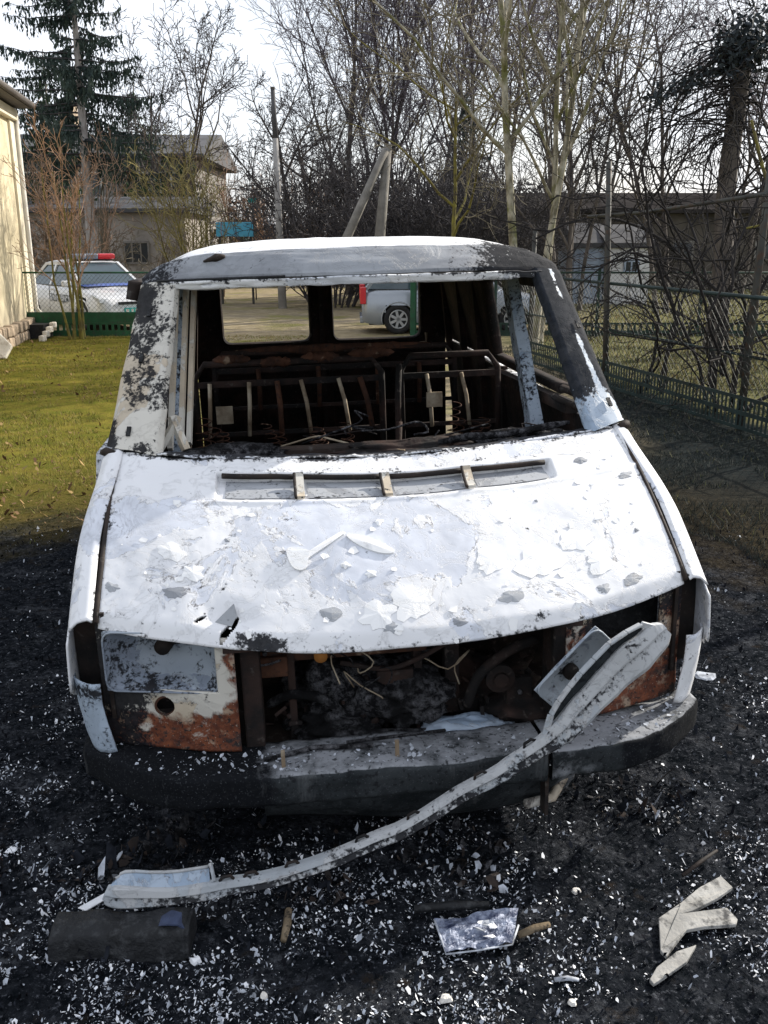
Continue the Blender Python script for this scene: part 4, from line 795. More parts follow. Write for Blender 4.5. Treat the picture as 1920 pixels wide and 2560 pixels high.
lump('melted_lump', (-0.22, 0.28, 0.36), (0.13, 0.08, 0.07), M['ash'], 6, 0.6, (44, 28)); lump('melted_lump', (0.20, 0.22, 0.335), (0.16, 0.07, 0.045), M['bluemetal'], 8, 0.5, (44, 28)); lump('melted_lump', (0.02, 0.30, 0.44), (0.14, 0.10, 0.09), M['ash'], 9, 0.6, (44, 28)); lump('melted_lump', (0.42, 0.3, 0.36), (0.13, 0.10, 0.07), M['rustchar'], 10, 0.5)
q = random.Random(5)
for k in range(8):
    x0 = q.uniform(-0.30, 0.2); z0 = q.uniform(0.42, 0.62); P = [(x0, 0.27, z0)]
    for i in range(5): P.append((P[-1][0] + q.uniform(-0.07, 0.09), 0.24 + q.uniform(-0.03, 0.05), P[-1][2] + q.uniform(-0.075, 0.05)))
    MB().tube([tuple(v) for v in catmull(P, 16)], 0.0026, 5).build('wire', M['ash'] if k % 3 else M['rod'], van)
MB().tube([(-0.50, 0.2, 0.66), (-0.46, 0.2, 0.64), (-0.42, 0.2, 0.645), (-0.39, 0.2, 0.655)], 0.004, 5).build('wire', M['ash'], van)
for k, (cx, cz, r_) in enumerate(((-0.10, 0.47, 0.055), (0.06, 0.42, 0.04), (0.33, 0.50, 0.05))):
    m = MB(); m.prism([(cx + r_ * math.cos(a), cz + r_ * math.sin(a)) for a in np.linspace(0, 2 * math.pi, 18, endpoint=False)], 1, 0.245, 0.265); m.prism([(cx + r_ * .5 * math.cos(a), cz + r_ * .5 * math.sin(a)) for a in np.linspace(0, 2 * math.pi, 14, endpoint=False)], 1, 0.230, 0.244); m.build('pulley', M['rustchar'] if k else M['ash'], van)
for P, r_, mt in (([(-0.44, 0.3, 0.45), (-0.36, 0.26, 0.50), (-0.25, 0.25, 0.47), (-0.16, 0.27, 0.36)], 0.016, 'ash'), ([(0.46, 0.28, 0.62), (0.36, 0.25, 0.60), (0.26, 0.25, 0.52), (0.22, 0.27, 0.40)], 0.018, 'rustchar'), ([(-0.2, 0.26, 0.60), (-0.05, 0.25, 0.57), (0.06, 0.25, 0.60), (0.16, 0.27, 0.64)], 0.009, 'rustchar'), ([(-0.3, 0.24, 0.345), (-0.1, 0.22, 0.36), (0.12, 0.22, 0.345), (0.3, 0.24, 0.36)], 0.010, 'ash')):
    MB().tube([tuple(v) for v in catmull(P, 18)], r_, 8).build('hose', M[mt], van)
for cx, cz, w_, h_, mt in ((0.12, 0.665, 0.20, 0.06, 'rustchar'), (-0.42, 0.60, 0.10, 0.07, 'rust'), (0.40, 0.44, 0.09, 0.10, 'rustchar'), (-0.02, 0.53, 0.12, 0.05, 'rustchar')): MB().box((cx, 0.275, cz), (w_, 0.03, h_)).build('bracket_plate', M[mt], van, 0.004)
for cx, cz in ((-0.44, 0.655), (-0.30, 0.655), (-0.10, 0.655), (0.05, 0.655), (0.10, 0.665), (0.40, 0.44)): MB().tube([(cx, 0.25, cz), (cx, 0.285, cz)], 0.008, 6).build('bolt', M['ash'], van)
q = random.Random(15)                                   # small charred clutter inside the opening
cl = MB()
for k in range(220):
    c = (q.uniform(-0.47, 0.5), q.uniform(0.24, 0.5), 0.30 + abs(q.gauss(0, 0.09))); Rm = Matrix.Rotation(q.uniform(0, 3), 3, 'X') @ Matrix.Rotation(q.uniform(0, 3), 3, 'Z'); cl.box(c, (q.uniform(.006, .045), q.uniform(.004, .016), q.uniform(.004, .02)), Rm)
o = cl.build('engine_debris', M['rustchar'], van); o['kind'] = 'stuff'

# bumper: shaped beam, right end broken off behind the trim
def bump_y(x): ax = np.abs(x); return -0.022 + 0.045 * ax ** 2 + 0.235 * np.clip((ax - 0.62) / 0.42, 0, 1) ** 2.0
BP = np.array([[0.20, 0.366], [0.10, 0.376], [0.010, 0.377], [0.0, 0.371], [-0.002, 0.345], [0.002, 0.290], [0.010, 0.279], [0.08, 0.272]])
def bumper(name, x0, x1, n, dz=0.0, dy=0.0, tilt=0.0, soot=None, lab=None):
    def fn(u, v):
        t = v * (len(BP) - 1); i = np.minimum(t.astype(int), len(BP) - 2); f = t - i; yy = BP[i, 0] * (1 - f) + BP[i + 1, 0] * f; zz = BP[i, 1] * (1 - f) + BP[i + 1, 1] * f
        p = np.stack([u, zz, yy], 1); wv = (vnoise(p, 4, 71, 3) - 0.5) * 0.036 + (vnoise(p, 22, 72, 2) - 0.5) * 0.010
        ax = np.abs(u); return np.stack([u, bump_y(u) + yy * (1 - 0.4 * ss(ax, .7, 1)) + dy + wv, zz + dz + tilt * (u - x0) + wv * 0.8], 1)
    def att(P, u, v): return dict(ash=0.62 * ss(v, 0.42, 0.34) + 0.05 + (0.35 if lab == 'r' else 0) * ss(u, 0.72, 0.5), soot=soot(u, v))
    return grid(name, np.linspace(x0, x1, n), np.linspace(0, 1, 40), fn, M['bumper'], van, solid=0.006, att=att)
bumper('bumper', -1.035, 0.415, 110, soot=lambda u, v: 1.0 * ss(u, -0.34, -0.58) + 0.14 + 0.30 * ss(v, 0.45, 0.75) * ss(u, 0.35, -0.3))
b2 = bumper('bumper_end', 0.43, 1.02, 60, 0.0, 0.0, -0.03, soot=lambda u, v: 0.75 * ss(u, 0.60, 0.70) * ss(v, 0.25, 0.45) + 0.4 * ss(u, 0.9, 0.98), lab='r')
def valance_fn(u, v):
    p = np.stack([u, v, 0 * u], 1); return np.stack([u, 0.01 + 0.10 * np.clip(np.abs(u) / 0.6, 0, 1) ** 2 + 0.10 * v ** 1.6 + (vnoise(p, 7, 81, 2) - .5) * 0.02, 0.275 - 0.165 * v - 0.02 * np.sin(u * 5)], 1)
grid('lower_valance', np.linspace(-0.47, 0.55, 60), np.linspace(0, 1, 16), valance_fn, M['bumper'], van, solid=0.006, att=lambda P, u, v: dict(ash=0.2 + 0.3 * ss(u, 0.35, 0.55), soot=0.32 - 0.3 * ss(u, 0.4, 0.5)))
m = MB(); m.tube([(0.37, 0.06, 0.14), (0.47, 0.09, 0.135), (0.53, 0.13, 0.20), (0.545, 0.15, 0.255)], 0.016, 8); o = m.build('valance_corner', M['pillar'], van); attr(o.data, soot=np.zeros(len(m.v)), rust=np.full(len(m.v), 0.35))
MB().box((0.423, 0.03, 0.24), (0.012, 0.05, 0.22)).build('bumper_bracket', M['char'], van)
q = random.Random(21); ab = MB()                        # ash and scraps lying on the bumper ledge
for k in range(620):
    x = q.uniform(-0.95, 0.98); y = float(bump_y(np.array([x]))[0]) + q.uniform(0.01, 0.15); s_ = 0.0015 + 0.0085 * q.random() ** 2.5; n = 5; a0 = q.uniform(0, 6); tx, ty = q.gauss(0, .5), q.gauss(0, .5)
    if q.random() < (1.0 if (x < -0.3 or x > 0.5) else 0.45):
        P = [(s_ * q.uniform(.5, 1.2) * math.cos(a0 + 1.257 * i), s_ * q.uniform(.5, 1.2) * math.sin(a0 + 1.257 * i)) for i in range(n)]; ab.add([(x + a, y + b, 0.385 + s_ * 0.6 + a * tx + b * ty - 0.03 * max(0, x - .43)) for a, b in P], [tuple(range(n))])
o = ab.build('ledge_ash', M['flake_grey'], van); o['kind'] = 'stuff'
for (x, y, z), r_ in (((-0.40, 0.03, 0.385), (0.3, 0.2)), ((-0.05, 0.03, 0.385), (-0.2, 0.5))): MB().box((x, y, z + 0.02), (0.012, 0.012, 0.06)).build('bolt_stub', M['rod'], van, rot=(0, 0, 0))
MB().tube([(-0.46, 0.06, 0.39), (-0.30, 0.10, 0.395), (-0.12, 0.07, 0.40)], 0.008, 6).build('pipe', M['ash'], van); MB().tube([(-0.2, 0.12, 0.39), (0.0, 0.1, 0.41), (0.12, 0.13, 0.395)], 0.006, 6).build('pipe', M['ash'], van)

# windscreen pillars
def loft4(name, A, B, mtl, n=26, wob=0.006, soot=0.2, rust=0.1, seed=1, smooth=False, sfun=None):
    """sweeps section A (list of points) to B"""
    A, B = np.array(A), np.array(B); k = len(A); t = np.linspace(0, 1, n)[:, None, None]; V = A[None] * (1 - t) + B[None] * t; V = V.reshape(-1, 3)
    V = V + np.stack([(vnoise(V, 9, seed + j, 3) - .5) * 2 * wob for j in range(3)], 1)
    i = (np.arange(n - 1)[:, None] * k + np.arange(k)[None, :]).ravel(); j2 = (np.arange(n - 1)[:, None] * k + (np.arange(k)[None, :] + 1) % k).ravel(); Fq = np.stack([i, j2, j2 + k, i + k], 1)
    tt = np.repeat(np.linspace(0, 1, n), k); o = obj_np(name, V, Fq, mtl, van, smooth, soot=(sfun(tt, V) if sfun else np.full(len(V), soot)), rust=np.full(len(V), rust)); return o
def sect(P): return P
for s in (-1, 1):
    def fine(P, m_=5):                                   # subdivide the section
        P = [np.array(p, float) for p in P]; out = []
        for a, b in zip(P, P[1:] + P[:1]): out += [a + (b - a) * i / m_ for i in range(m_)]
        return out
    w0, w1 = (0.0, 0.0) if s < 0 else (0.032, 0.012)
    Abot = fine([(s * 0.978, 0.93, 1.215), (s * 0.968, 0.885, 1.222), (s * 0.945, 0.862, 1.224), (s * (0.88 + w0 * .5), 0.838, 1.215), (s * (0.795 + w0), 0.815, 1.195), (s * (0.770 + w0), 0.85, 1.20), (s * (0.80 + w0), 0.96, 1.20)], 4)
    Atop = fine([(s * 0.872, 1.46, 1.745), (s * 0.862, 1.40, 1.765), (s * 0.842, 1.368, 1.772), (s * (0.785 + w1 * .5), 1.336, 1.780), (s * (0.715 + w1), 1.31, 1.785), (s * (0.700 + w1), 1.34, 1.775), (s * (0.73 + w1), 1.42, 1.77)], 4)
    if s < 0: loft4('windscreen_pillar', Abot, Atop, M['pillar'], 60, 0.006, rust=0.04, seed=3, sfun=lambda t, V: 0.24 + 0.34 * ss(t, 0.70, 1.0) + 0.42 * ss(vnoise(V, 9, 77, 3), 0.48, 0.66) - 0.16 * ss(t, 0.35, 0.1) + 0.42 * ss(-V[:, 0] - 0.11 * t, 0.915, 0.955), smooth=True)
    else: loft4('windscreen_pillar', Abot, Atop, M['bluemetal'], 60, 0.006, rust=0.0, seed=9, sfun=lambda t, V: 0.18 + 1.1 * ss(t, 0.10, 0.34) - 1.2 * np.exp(-((V[:, 0] + 0.115 * t - 0.918) / 0.012) ** 2) * ss(vnoise(V, 8, 4, 3), 0.36, 0.50) + 0.4 * ss(V[:, 0] + 0.11 * t, 0.95, 0.975), smooth=True)
    m = MB(); m.tube([(s * 0.990, 0.90, 1.200), (s * 0.972, 0.865, 1.208), (s * 0.935, 0.845, 1.205)], [0.012, 0.018, 0.010], 8); m.build('scuttle_corner', M['char'], van)
    # slots punched in the pillar
    for t in ((0.10, 0.52, 0.80) if s < 0 else (0.13, 0.62)):
        a = Vector((s * (0.90 if s < 0 else 0.93), 0.842, 1.216)); b = Vector((s * (0.80 if s < 0 else 0.825), 1.342, 1.779)); up_ = (b - a).normalized(); across = Vector((s * 0.15, 0.047, 0.028)).normalized(); nn = across.cross(up_).normalized(); nn *= -1 if nn.y > 0 else 1
        c = a + (b - a) * t + nn * 0.002; MB().bar(c - up_ * 0.019, c + up_ * 0.019, 0.015, 0.006, up=tuple(nn)).build('pillar_slot', M['black'], van)

# roof
def roof_fn(u, v):
    L0 = np.array([1.135, 1.138, 1.170, 1.215, 1.245, 1.30, 1.45, 1.9, 2.6, 3.4, 4.05, 4.22, 4.27]); Z0 = np.array([1.787, 1.800, 1.834, 1.872, 1.889, 1.902, 1.914, 1.926, 1.930, 1.925, 1.905, 1.86, 1.80])
    t = v * (len(L0) - 1); y0 = np.interp(t, np.arange(len(L0)), L0); zc = np.interp(t, np.arange(len(L0)), Z0)
    ux = np.array([0, 0.3, 0.5, 0.6, 0.70, 0.78, 0.84, 0.885, 0.915, 0.93]) ; dz = np.array([0, 0.003, 0.012, 0.02, 0.042, 0.076, 0.115, 0.16, 0.205, 0.24])
    ax = np.abs(u) * 0.93; d = np.interp(ax, ux, dz); fr = ss(y0, 1.9, 1.135); wx = np.sign(u) * ax * (1 - 0.075 * fr)
    bow = 0.20 * fr * (ax / 0.8) ** 2; p = np.stack([u, v * 3, 0 * u], 1)
    dsc = np.where(y0 < 1.4, 0.18 + 0.82 * ss(y0, 1.14, 1.42), 1.0)
    z = zc - d * dsc + (vnoise(p, 5, 91, 3) - .5) * 0.016 * ss(v, 0.02, 0.1)
    return np.stack([wx, y0 + bow, z], 1)
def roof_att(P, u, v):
    return dict(soot=0.95 * ss(u, 0.30, 0.80) * ss(v, 0.85, 0.05) + 0.55 * ss(-u, 0.72, 0.90) + 0.08 + 0.12 * ss(v, 0.10, 0.02), rust=0.05 * ss(u, 0.4, 0.8), bare=ss(v, 0.36, 0.30) * 0.95 + 0.5 * ss(np.abs(u), 0.7, 0.85))  # bare greys the front face: its shade put into the colour, with scorching
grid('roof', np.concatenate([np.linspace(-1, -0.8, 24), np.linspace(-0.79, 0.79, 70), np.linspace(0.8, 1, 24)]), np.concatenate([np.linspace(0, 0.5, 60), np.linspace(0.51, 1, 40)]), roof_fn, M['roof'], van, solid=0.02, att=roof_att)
def rim_fn(u, v):                                        # pale trim under the roof front, with the dark slot above it
    ax = np.abs(u) * 0.86; y = 1.128 + 0.20 * (ax / 0.8) ** 2; p = np.stack([u, v, 0 * u], 1); zz = 1.784 - 0.030 * v - 0.010 * (ax / .8) ** 2
    return np.stack([u * 0.845, y + 0.012 * v + (vnoise(p, 12, 95, 2) - .5) * 0.012, zz - 0.05 * ss(ax, .76, .86) + (vnoise(p, 16, 96, 2) - .5) * 0.010], 1)
grid('windscreen_rim', np.linspace(-1, 1, 120), np.linspace(0, 1, 6), rim_fn, M['roof'], van, solid=0.008, att=lambda P, u, v: dict(soot=0.16 + 0.5 * ss(u, 0.55, 0.8) + 0.45 * ss(-u, 0.75, 0.95) + 0.32 * np.exp(-((v - 0) / .2) ** 2), rust=0.1 + 0 * u))
MB().tube([(u * 0.83, 1.126 + 0.20 * (u * 0.86 / .8) ** 2, 1.789 - 0.010 * (u * .86 / .8) ** 2) for u in np.linspace(-0.95, -0.35, 14)], 0.006, 6).build('rim_gap', M['black'], van)
MB().tube([tuple(roof_fn(np.array([-0.60 - 0.10 * t]), np.array([0.24 + 0.16 * t - 0.19 * t]))[0] + np.array([0, 0, 0.004])) for t in np.linspace(0, 1, 6)], [0.006, 0.014, 0.018, 0.012, 0.008, 0.004], 6).build('roof_scar', M['char'], van)

# body sides
def sx(z): return 1.03 - 0.02 * ss(z, 0.6, 0.3) - 0.042 * ss(z, 0.85, 1.2) - 0.115 * max(0, (z - 1.2) / 0.55) ** 1.1
def side_plate(s, name, poly, mtl, th=0.05, nz=10, off=0.004):       # poly as (y, z) quads: [(y0,z0),(y1,z0),(y1,z1),(y0,z1)] bilinear
    (ya, za), (yb, zb), (yc, zc), (yd, zd) = poly
    U, Vv = np.linspace(0, 1, 14), np.linspace(0, 1, nz)
    def fn(u, v):
        y = (ya * (1 - u) + yb * u) * (1 - v) + (yd * (1 - u) + yc * u) * v; z = (za * (1 - u) + zb * u) * (1 - v) + (zd * (1 - u) + zc * u) * v
        return np.stack([s * np.array([sx(q_) for q_ in z]) - s * off, y, z], 1)
    return grid(name, U, Vv, fn, mtl, van, solid=th, att=lambda P, u, v: dict(soot=0.45 + 0 * u, rust=0.2 + 0 * u))
for s in (-1, 1):
    P_ = M['pillar']
    if s > 0: us_ = 1
    side_plate(s, 'side_panel', [(1.0, 0.30), (4.20, 0.30), (4.20, 1.20), (1.0, 1.17)], M['paint'])
    side_plate(s, 'inner_panel', [(1.02, 0.38), (4.15, 0.38), (4.15, 1.20), (1.02, 1.17)], M['rustchar'], 0.004, 10, 0.058)
    side_plate(s, 'quarter_panel', [(2.78, 1.222), (4.20, 1.222), (4.20, 1.72), (2.66, 1.72)], M['rustchar'])
    side_plate(s, 'window_sill', [(1.55, 1.225), (2.77, 1.225), (2.77, 1.262), (1.55, 1.262)], M['rustchar'])
    side_plate(s, 'roof_rail', [(1.42, 1.70), (4.20, 1.70), (4.20, 1.77), (1.42, 1.77)], M['char'])
    # door post, a hollow section with a lit front face
    bx0, bx1, tx0, tx1 = 0.822, 0.765, 0.790, 0.735
    q0 = [(s * 0.90, 1.52, 0.62), (s * 0.895, 1.40, 0.62), (s * 0.80, 1.42, 0.62), (s * 0.81, 1.54, 0.62)]; q1 = [(s * bx0, 1.54, 1.10), (s * (bx0 - .004), 1.42, 1.10), (s * bx1, 1.44, 1.10), (s * (bx1 + .004), 1.56, 1.10)]; q2 = [(s * tx0, 1.92, 1.765), (s * (tx0 - .004), 1.80, 1.765), (s * tx1, 1.82, 1.765), (s * (tx1 + .004), 1.94, 1.765)]
    loft4('door_post', fine(q1, 3), fine(q2, 3), M['bluemetal'], 24, 0.004, 0.40, 0.12, 13); loft4('door_post', fine(q0, 3), fine(q1, 3), M['bluemetal'], 14, 0.004, 0.40, 0.15, 14)
    m = MB(); m.tube([(s * 0.90, 0.97, 1.27), (s * 0.905, 1.2, 1.268), (s * 0.90, 1.42, 1.265)], 0.018, 8); m.tube([(s * 0.86, 0.98, 1.235), (s * 0.87, 1.2, 1.23), (s * 0.86, 1.42, 1.23)], 0.014, 8); m.build('door_top_edge', M['char'], van)
    m = MB(); m.bar((s * 0.90, 1.3, 1.20), (s * 0.90, 2.75, 1.16), 0.05, 0.05); m.build('waist_rail', M['rustchar'], van)
    for y in (2.05, 2.62): MB().bar((s * 0.95, y, 0.45), (s * 0.95, y + 0.03, 1.2), 0.05, 0.03).build('side_rib', M['rustchar'], van)
    for y in (3.0, 3.5, 4.0): MB().bar((s * 0.965, y, 0.45), (s * 0.85, y, 1.7), 0.05, 0.04).build('side_rib', M['rustchar'], van)
for x_ in (-0.735, -0.70, -0.672):                        # bare strips of the front door frame, lit from the right
    m = MB(); m.bar((x_ - 0.03, 1.02 + (x_ + .735) * 1.5, 1.17), (x_ + 0.01, 1.42 + (x_ + .735) * 1.5, 1.75), 0.018, 0.03); o = m.build('door_frame_strip', M['pillar'], van); attr(o.data, soot=np.full(len(m.v), 0.1), rust=np.full(len(m.v), 0.2))
m = MB(); m.bar((-0.80, 0.96, 1.18), (-0.72, 1.00, 1.30), 0.03, 0.02); m.bar((-0.70, 0.96, 1.18), (-0.745, 1.00, 1.30), 0.03, 0.02); o = m.build('hinge_bracket', M['pillar'], van); attr(o.data, soot=np.full(len(m.v), 0.0), rust=np.full(len(m.v), 0.1))
MB().box((0, 2.55, 0.36), (1.96, 3.3, 0.04)).build('floor', M['char'], van)

# rear doors with window openings
for s, ox0, ox1, wx0, wx1 in ((-1, -0.90, -0.012, -0.695, -0.088), (1, 0.012, 0.90, 0.088, 0.712)):
    m = MB(); m.ring_plate(rect_like(ox0, 1.13, ox1, 1.80), rrect(wx0, 1.232, wx1, 1.69, 0.05), 1, 4.17, 4.23); m.prism([(ox0, 0.40), (ox1, 0.40), (ox1, 1.128), (ox0, 1.128)], 1, 4.175, 4.225)
    d = m.build('rear_door', M['rustchar'], van)
    MB().tube([(x, 4.165, z) for x, z in rrect(wx0 - 0.012, 1.22, wx1 + 0.012, 1.70, 0.06)], 0.010, 6, closed=True).build('window_rim', M['char'], d)
    for xx in (ox0 + 0.06, (ox0 + ox1) / 2, ox1 - 0.05): MB().bar((xx, 4.15, 0.45), (xx, 4.15, 1.12), 0.03, 0.02).build('rib', M['rustchar'], d)
MB().bar((0.0, 4.15, 0.45), (0.0, 4.15, 1.78), 0.035, 0.03).build('rear_centre_post', M['char'], van)
MB().tube([(0.10, 4.13, 1.17), (0.50, 4.13, 1.175), (0.75, 4.13, 1.19), (0.752, 4.13, 1.26)], 0.011, 6).build('door_lock_rod', M['rod'], van)

# seat frames behind the windscreen
def seat(x0, x1, y, zt, rods, rodm, pads, name='seat_frame'):
    P = [(x0, y - 0.02, 0.78), (x0, y, zt - 0.07), (x0 + 0.05, y + 0.01, zt), (x1 - 0.05, y + 0.01, zt), (x1, y, zt - 0.07), (x1, y - 0.02, 0.78)]
    f = MB(); f.tube(P, 0.017, 8); f.bar((x0, y, zt - 0.10), (x1, y, zt - 0.10), 0.022, 0.03); f.bar((x0, y - 0.01, 0.98), (x1, y - 0.01, 0.98), 0.02, 0.02)
    o = f.build(name, M['rustchar'], van)
    for i, (xa, xb) in enumerate(rods): MB().tube([(xa, y - 0.03, zt - 0.09), ((xa + xb) / 2 + 0.004, y - 0.035, 1.13), (xb, y - 0.03, 0.97)], 0.0105 if rodm[i] else 0.014, 6).build('rod', M['rod'] if rodm[i] else M['rust'], o)
    for xa, xb, zz in pads:
        def fn(u, v):
            p = np.stack([u * 3, v, 0 * u + xa], 1); r_ = 0.021 * (1 - np.abs(2 * u - 1) ** 4) + 0.003; r_ = r_ * (1 + (vnoise(p, 5, 7, 3) - .5) * 1.4); return np.stack([xa + (xb - xa) * u, y + 0.01 + r_ * np.cos(v), zz + r_ * np.sin(v)], 1)
        grid('pad_remains', np.linspace(0, 1, 30), np.linspace(0, 2 * np.pi, 14), fn, M['rustchar'] if xa > 0.4 else M['rust'], o)
seat(-0.755, 0.19, 2.2, 1.335, [(-0.68, -0.70), (-0.485, -0.50), (-0.345, -0.335), (-0.225, -0.185), (-0.035, 0.015), (0.075, 0.135)], [1, 1, 0, 1, 1, 0], [(-0.66, -0.47, 1.355), (-0.22, -0.02, 1.35), (-0.44, -0.25, 1.335)])
seat(0.29, 0.80, 2.2, 1.335, [(0.42, 0.445), (0.60, 0.645)], [1, 1], [(0.02, 0.26, 1.36)])
seat(-0.70, 0.72, 2.95, 1.30, [(-0.45, -0.45), (-0.1, -0.1), (0.25, 0.25), (0.5, 0.5)], [0, 0, 0, 0], [(-0.6, 0.6, 1.31)], 'rear_seat_frame')
q = random.Random(44)
for k in range(16):                                     # coil springs left of the burnt cushions
    cx, cy, cz = (q.uniform(-0.7, 0.12) if k < 11 else q.uniform(0.32, 0.75)), q.uniform(1.75, 2.1), 0.86 + q.uniform(0, 0.12); r_ = q.uniform(0.022, 0.034); h_ = q.uniform(0.10, 0.17); lx, ly = q.uniform(-.05, .05), q.uniform(-.05, .05)
    MB().tube([(cx + lx * t + r_ * math.cos(t * 28), cy + ly * t + r_ * math.sin(t * 28), cz + h_ * t) for t in np.linspace(0, 1, 40)], 0.0028, 4).build('spring', M['rust'], van)
for k in range(9):                                      # hanging wiring
    x0 = q.uniform(-0.75, 0.75); P = [(x0, q.uniform(0.98, 1.3), 1.14)]
    for i in range(4): P.append((P[-1][0] + q.uniform(-0.12, 0.14), P[-1][1] + q.uniform(-0.05, 0.08), P[-1][2] + q.uniform(-0.05, 0.055)))
    MB().tube([tuple(v) for v in catmull(P, 14)], q.uniform(0.002, 0.005), 5).build('wire', M['ash'] if k % 2 else M['rustchar'], van)
lump('dash_lump', (-0.55, 1.02, 1.13), (0.22, 0.07, 0.045), M['ash'], 71, 0.6, (44, 26)); lump('dash_lump', (0.15, 1.0, 1.12), (0.30, 0.07, 0.04), M['rustchar'], 72, 0.6, (44, 26)); lump('dash_lump', (0.62, 1.02, 1.13), (0.2, 0.07, 0.05), M['ash'], 73, 0.6, (44, 26))
MB().box((0.455, 2.15, 1.115), (0.082, 0.02, 0.075)).build('rod_plate', M['rod'], van, rot=(0, 0, 0)); MB().box((-0.625, 2.3, 1.06), (0.085, 0.02, 0.09)).build('rod_plate', M['rod'], van)
for x_, y_, zt_ in ((0.245, 2.0, 1.32), (0.205, 1.75, 1.08)): MB().tube([(x_ - 0.02, y_ - 0.1, 0.6), (x_, y_, zt_ - 0.15), (x_ + 0.015, y_ + 0.04, zt_)], 0.016, 7).build('frame_upright', M['rustchar'], van)
lump('seat_remains', (-0.58, 1.55, 0.98), (0.17, 0.16, 0.085), M['rust'], 15, 0.5); lump('seat_remains', (0.45, 1.6, 0.93), (0.3, 0.2, 0.1), M['rustchar'], 16, 0.5); lump('seat_remains', (-0.15, 1.75, 0.86), (0.4, 0.2, 0.1), M['rustchar'], 17, 0.5)
MB().box((0, 1.05, 1.02), (1.72, 0.05, 0.26)).build('dashboard_frame', M['char'], van, 0.01)
MB().tube([(-0.50, 1.3, 1.06), (-0.22, 1.25, 1.14), (-0.19, 1.22, 1.15), (-0.02, 1.05, 1.13), (0.12, 0.92, 1.14)], 0.0045, 5).build('wire', M['rod'], van)
MB().tube([(0.25, 0.92, 1.165), (0.36, 0.9, 1.185), (0.5, 0.92, 1.18), (0.7, 0.95, 1.20), (0.78, 0.97, 1.205)], [0.01, 0.016, 0.013, 0.015, 0.008], 7).build('screen_seal', M['ash'], van)
for yv in (0.80, 3.35):
    for s in (-1, 1):
        w = MB(); k = 20; w.tube([(s * 0.86, yv + 0.19 * math.cos(a), 0.21 + 0.19 * math.sin(a)) for a in np.linspace(0, 2 * math.pi, k, endpoint=False)], 0.035, 8, closed=True); wh = w.build('wheel', M['rust'], van)
        MB().prism([(yv + 0.175 * math.cos(a), 0.21 + 0.175 * math.sin(a)) for a in np.linspace(0, 2 * math.pi, k, endpoint=False)], 0, s * 0.85 - 0.012, s * 0.85 + 0.012).build('rim', M['rust'], wh)

# ------------------------------------------------------------------ the detached front trim, leaning from the right headlight to the ground
TP = catmull([(0.842, 2.46, 0.80), (0.768, 2.43, 0.745), (0.668, 2.40, 0.655), (0.583, 2.375, 0.575), (0.5, 2.352, 0.497), (0.346, 2.33, 0.391), (0.168, 2.322, 0.278), (0.048, 2.312, 0.204), (-0.132, 2.285, 0.137), (-0.307, 2.24, 0.104), (-0.465, 2.19, 0.100), (-0.618, 2.15, 0.103), (-0.748, 2.13, 0.118), (-0.792, 2.13, 0.134)], 90)
tt = np.linspace(0, 1, len(TP)); wid = np.interp(tt, [0, 0.02, 0.09, 0.27, 0.33, 0.45, 0.75, 0.84, 0.90, 0.97, 1.0], [0.040, 0.078, 0.100, 0.078, 0.050, 0.042, 0.040, 0.045, 0.062, 0.050, 0.020])
trim = empty('front_trim', (0, 0, 0)); tag(trim, 'long bent grey trim strip fallen across the bumper, its low end on the ground', 'trim')
T = np.gradient(TP, axis=0); T /= np.linalg.norm(T, axis=1, keepdims=True)
fw = np.array([0, 1.0, 0]); W_ = np.cross(T, fw); W_ /= np.linalg.norm(W_, axis=1, keepdims=True); W_ *= np.sign(W_[:, 2:3] + 1e-9)      # up-ish across the strip
D_ = np.cross(W_, T); D_ *= np.sign(D_[:, 1:2] + 1e-9)      # away from the camera
prof = [(0.48, 0.030), (0.53, 0.010), (0.49, -0.001), (0.16, -0.008), (0.11, -0.007), (0.07, -0.001), (0.02, -0.002), (-0.36, -0.011), (-0.47, -0.007), (-0.52, 0.008), (-0.50, 0.030)]
V = []
nz_ = vnoise(TP, 9, 3, 2) - 0.5
TP = TP + W_ * ((vnoise(TP, 5, 33, 2) - 0.5) * 0.010)[:, None]; wid = wid * (0.86 + 0.28 * vnoise(TP, 16, 34, 2))
for i in range(len(TP)):
    for a, b in prof: V.append(TP[i] + W_[i] * (a * wid[i]) + D_[i] * b + D_[i] * nz_[i] * 0.022)
k = len(prof); i = (np.arange(len(TP) - 1)[:, None] * k + np.arange(k - 1)[None, :]).ravel(); Fq = np.stack([i, i + 1, i + k + 1, i + k], 1)
sootv = np.array([0.14 + 0.32 * (abs(a - 0.05) < 0.04) + 0.34 * (a < -0.3) * (0.25 < tt[i_] < 0.9) + 0.12 * (0.3 < tt[i_] < 0.85) for i_ in range(len(TP)) for a, b in prof])
o = obj_np('strip', np.array(V), Fq, M['trim'], trim, False, soot=sootv, rust=np.full(len(V), -0.2)); md = o.modifiers.new('thick', 'SOLIDIFY'); md.thickness = 0.004; md.offset = 1
def offset(i, a, b): return Vector(TP[i] + W_[i] * a + D_[i] * b)
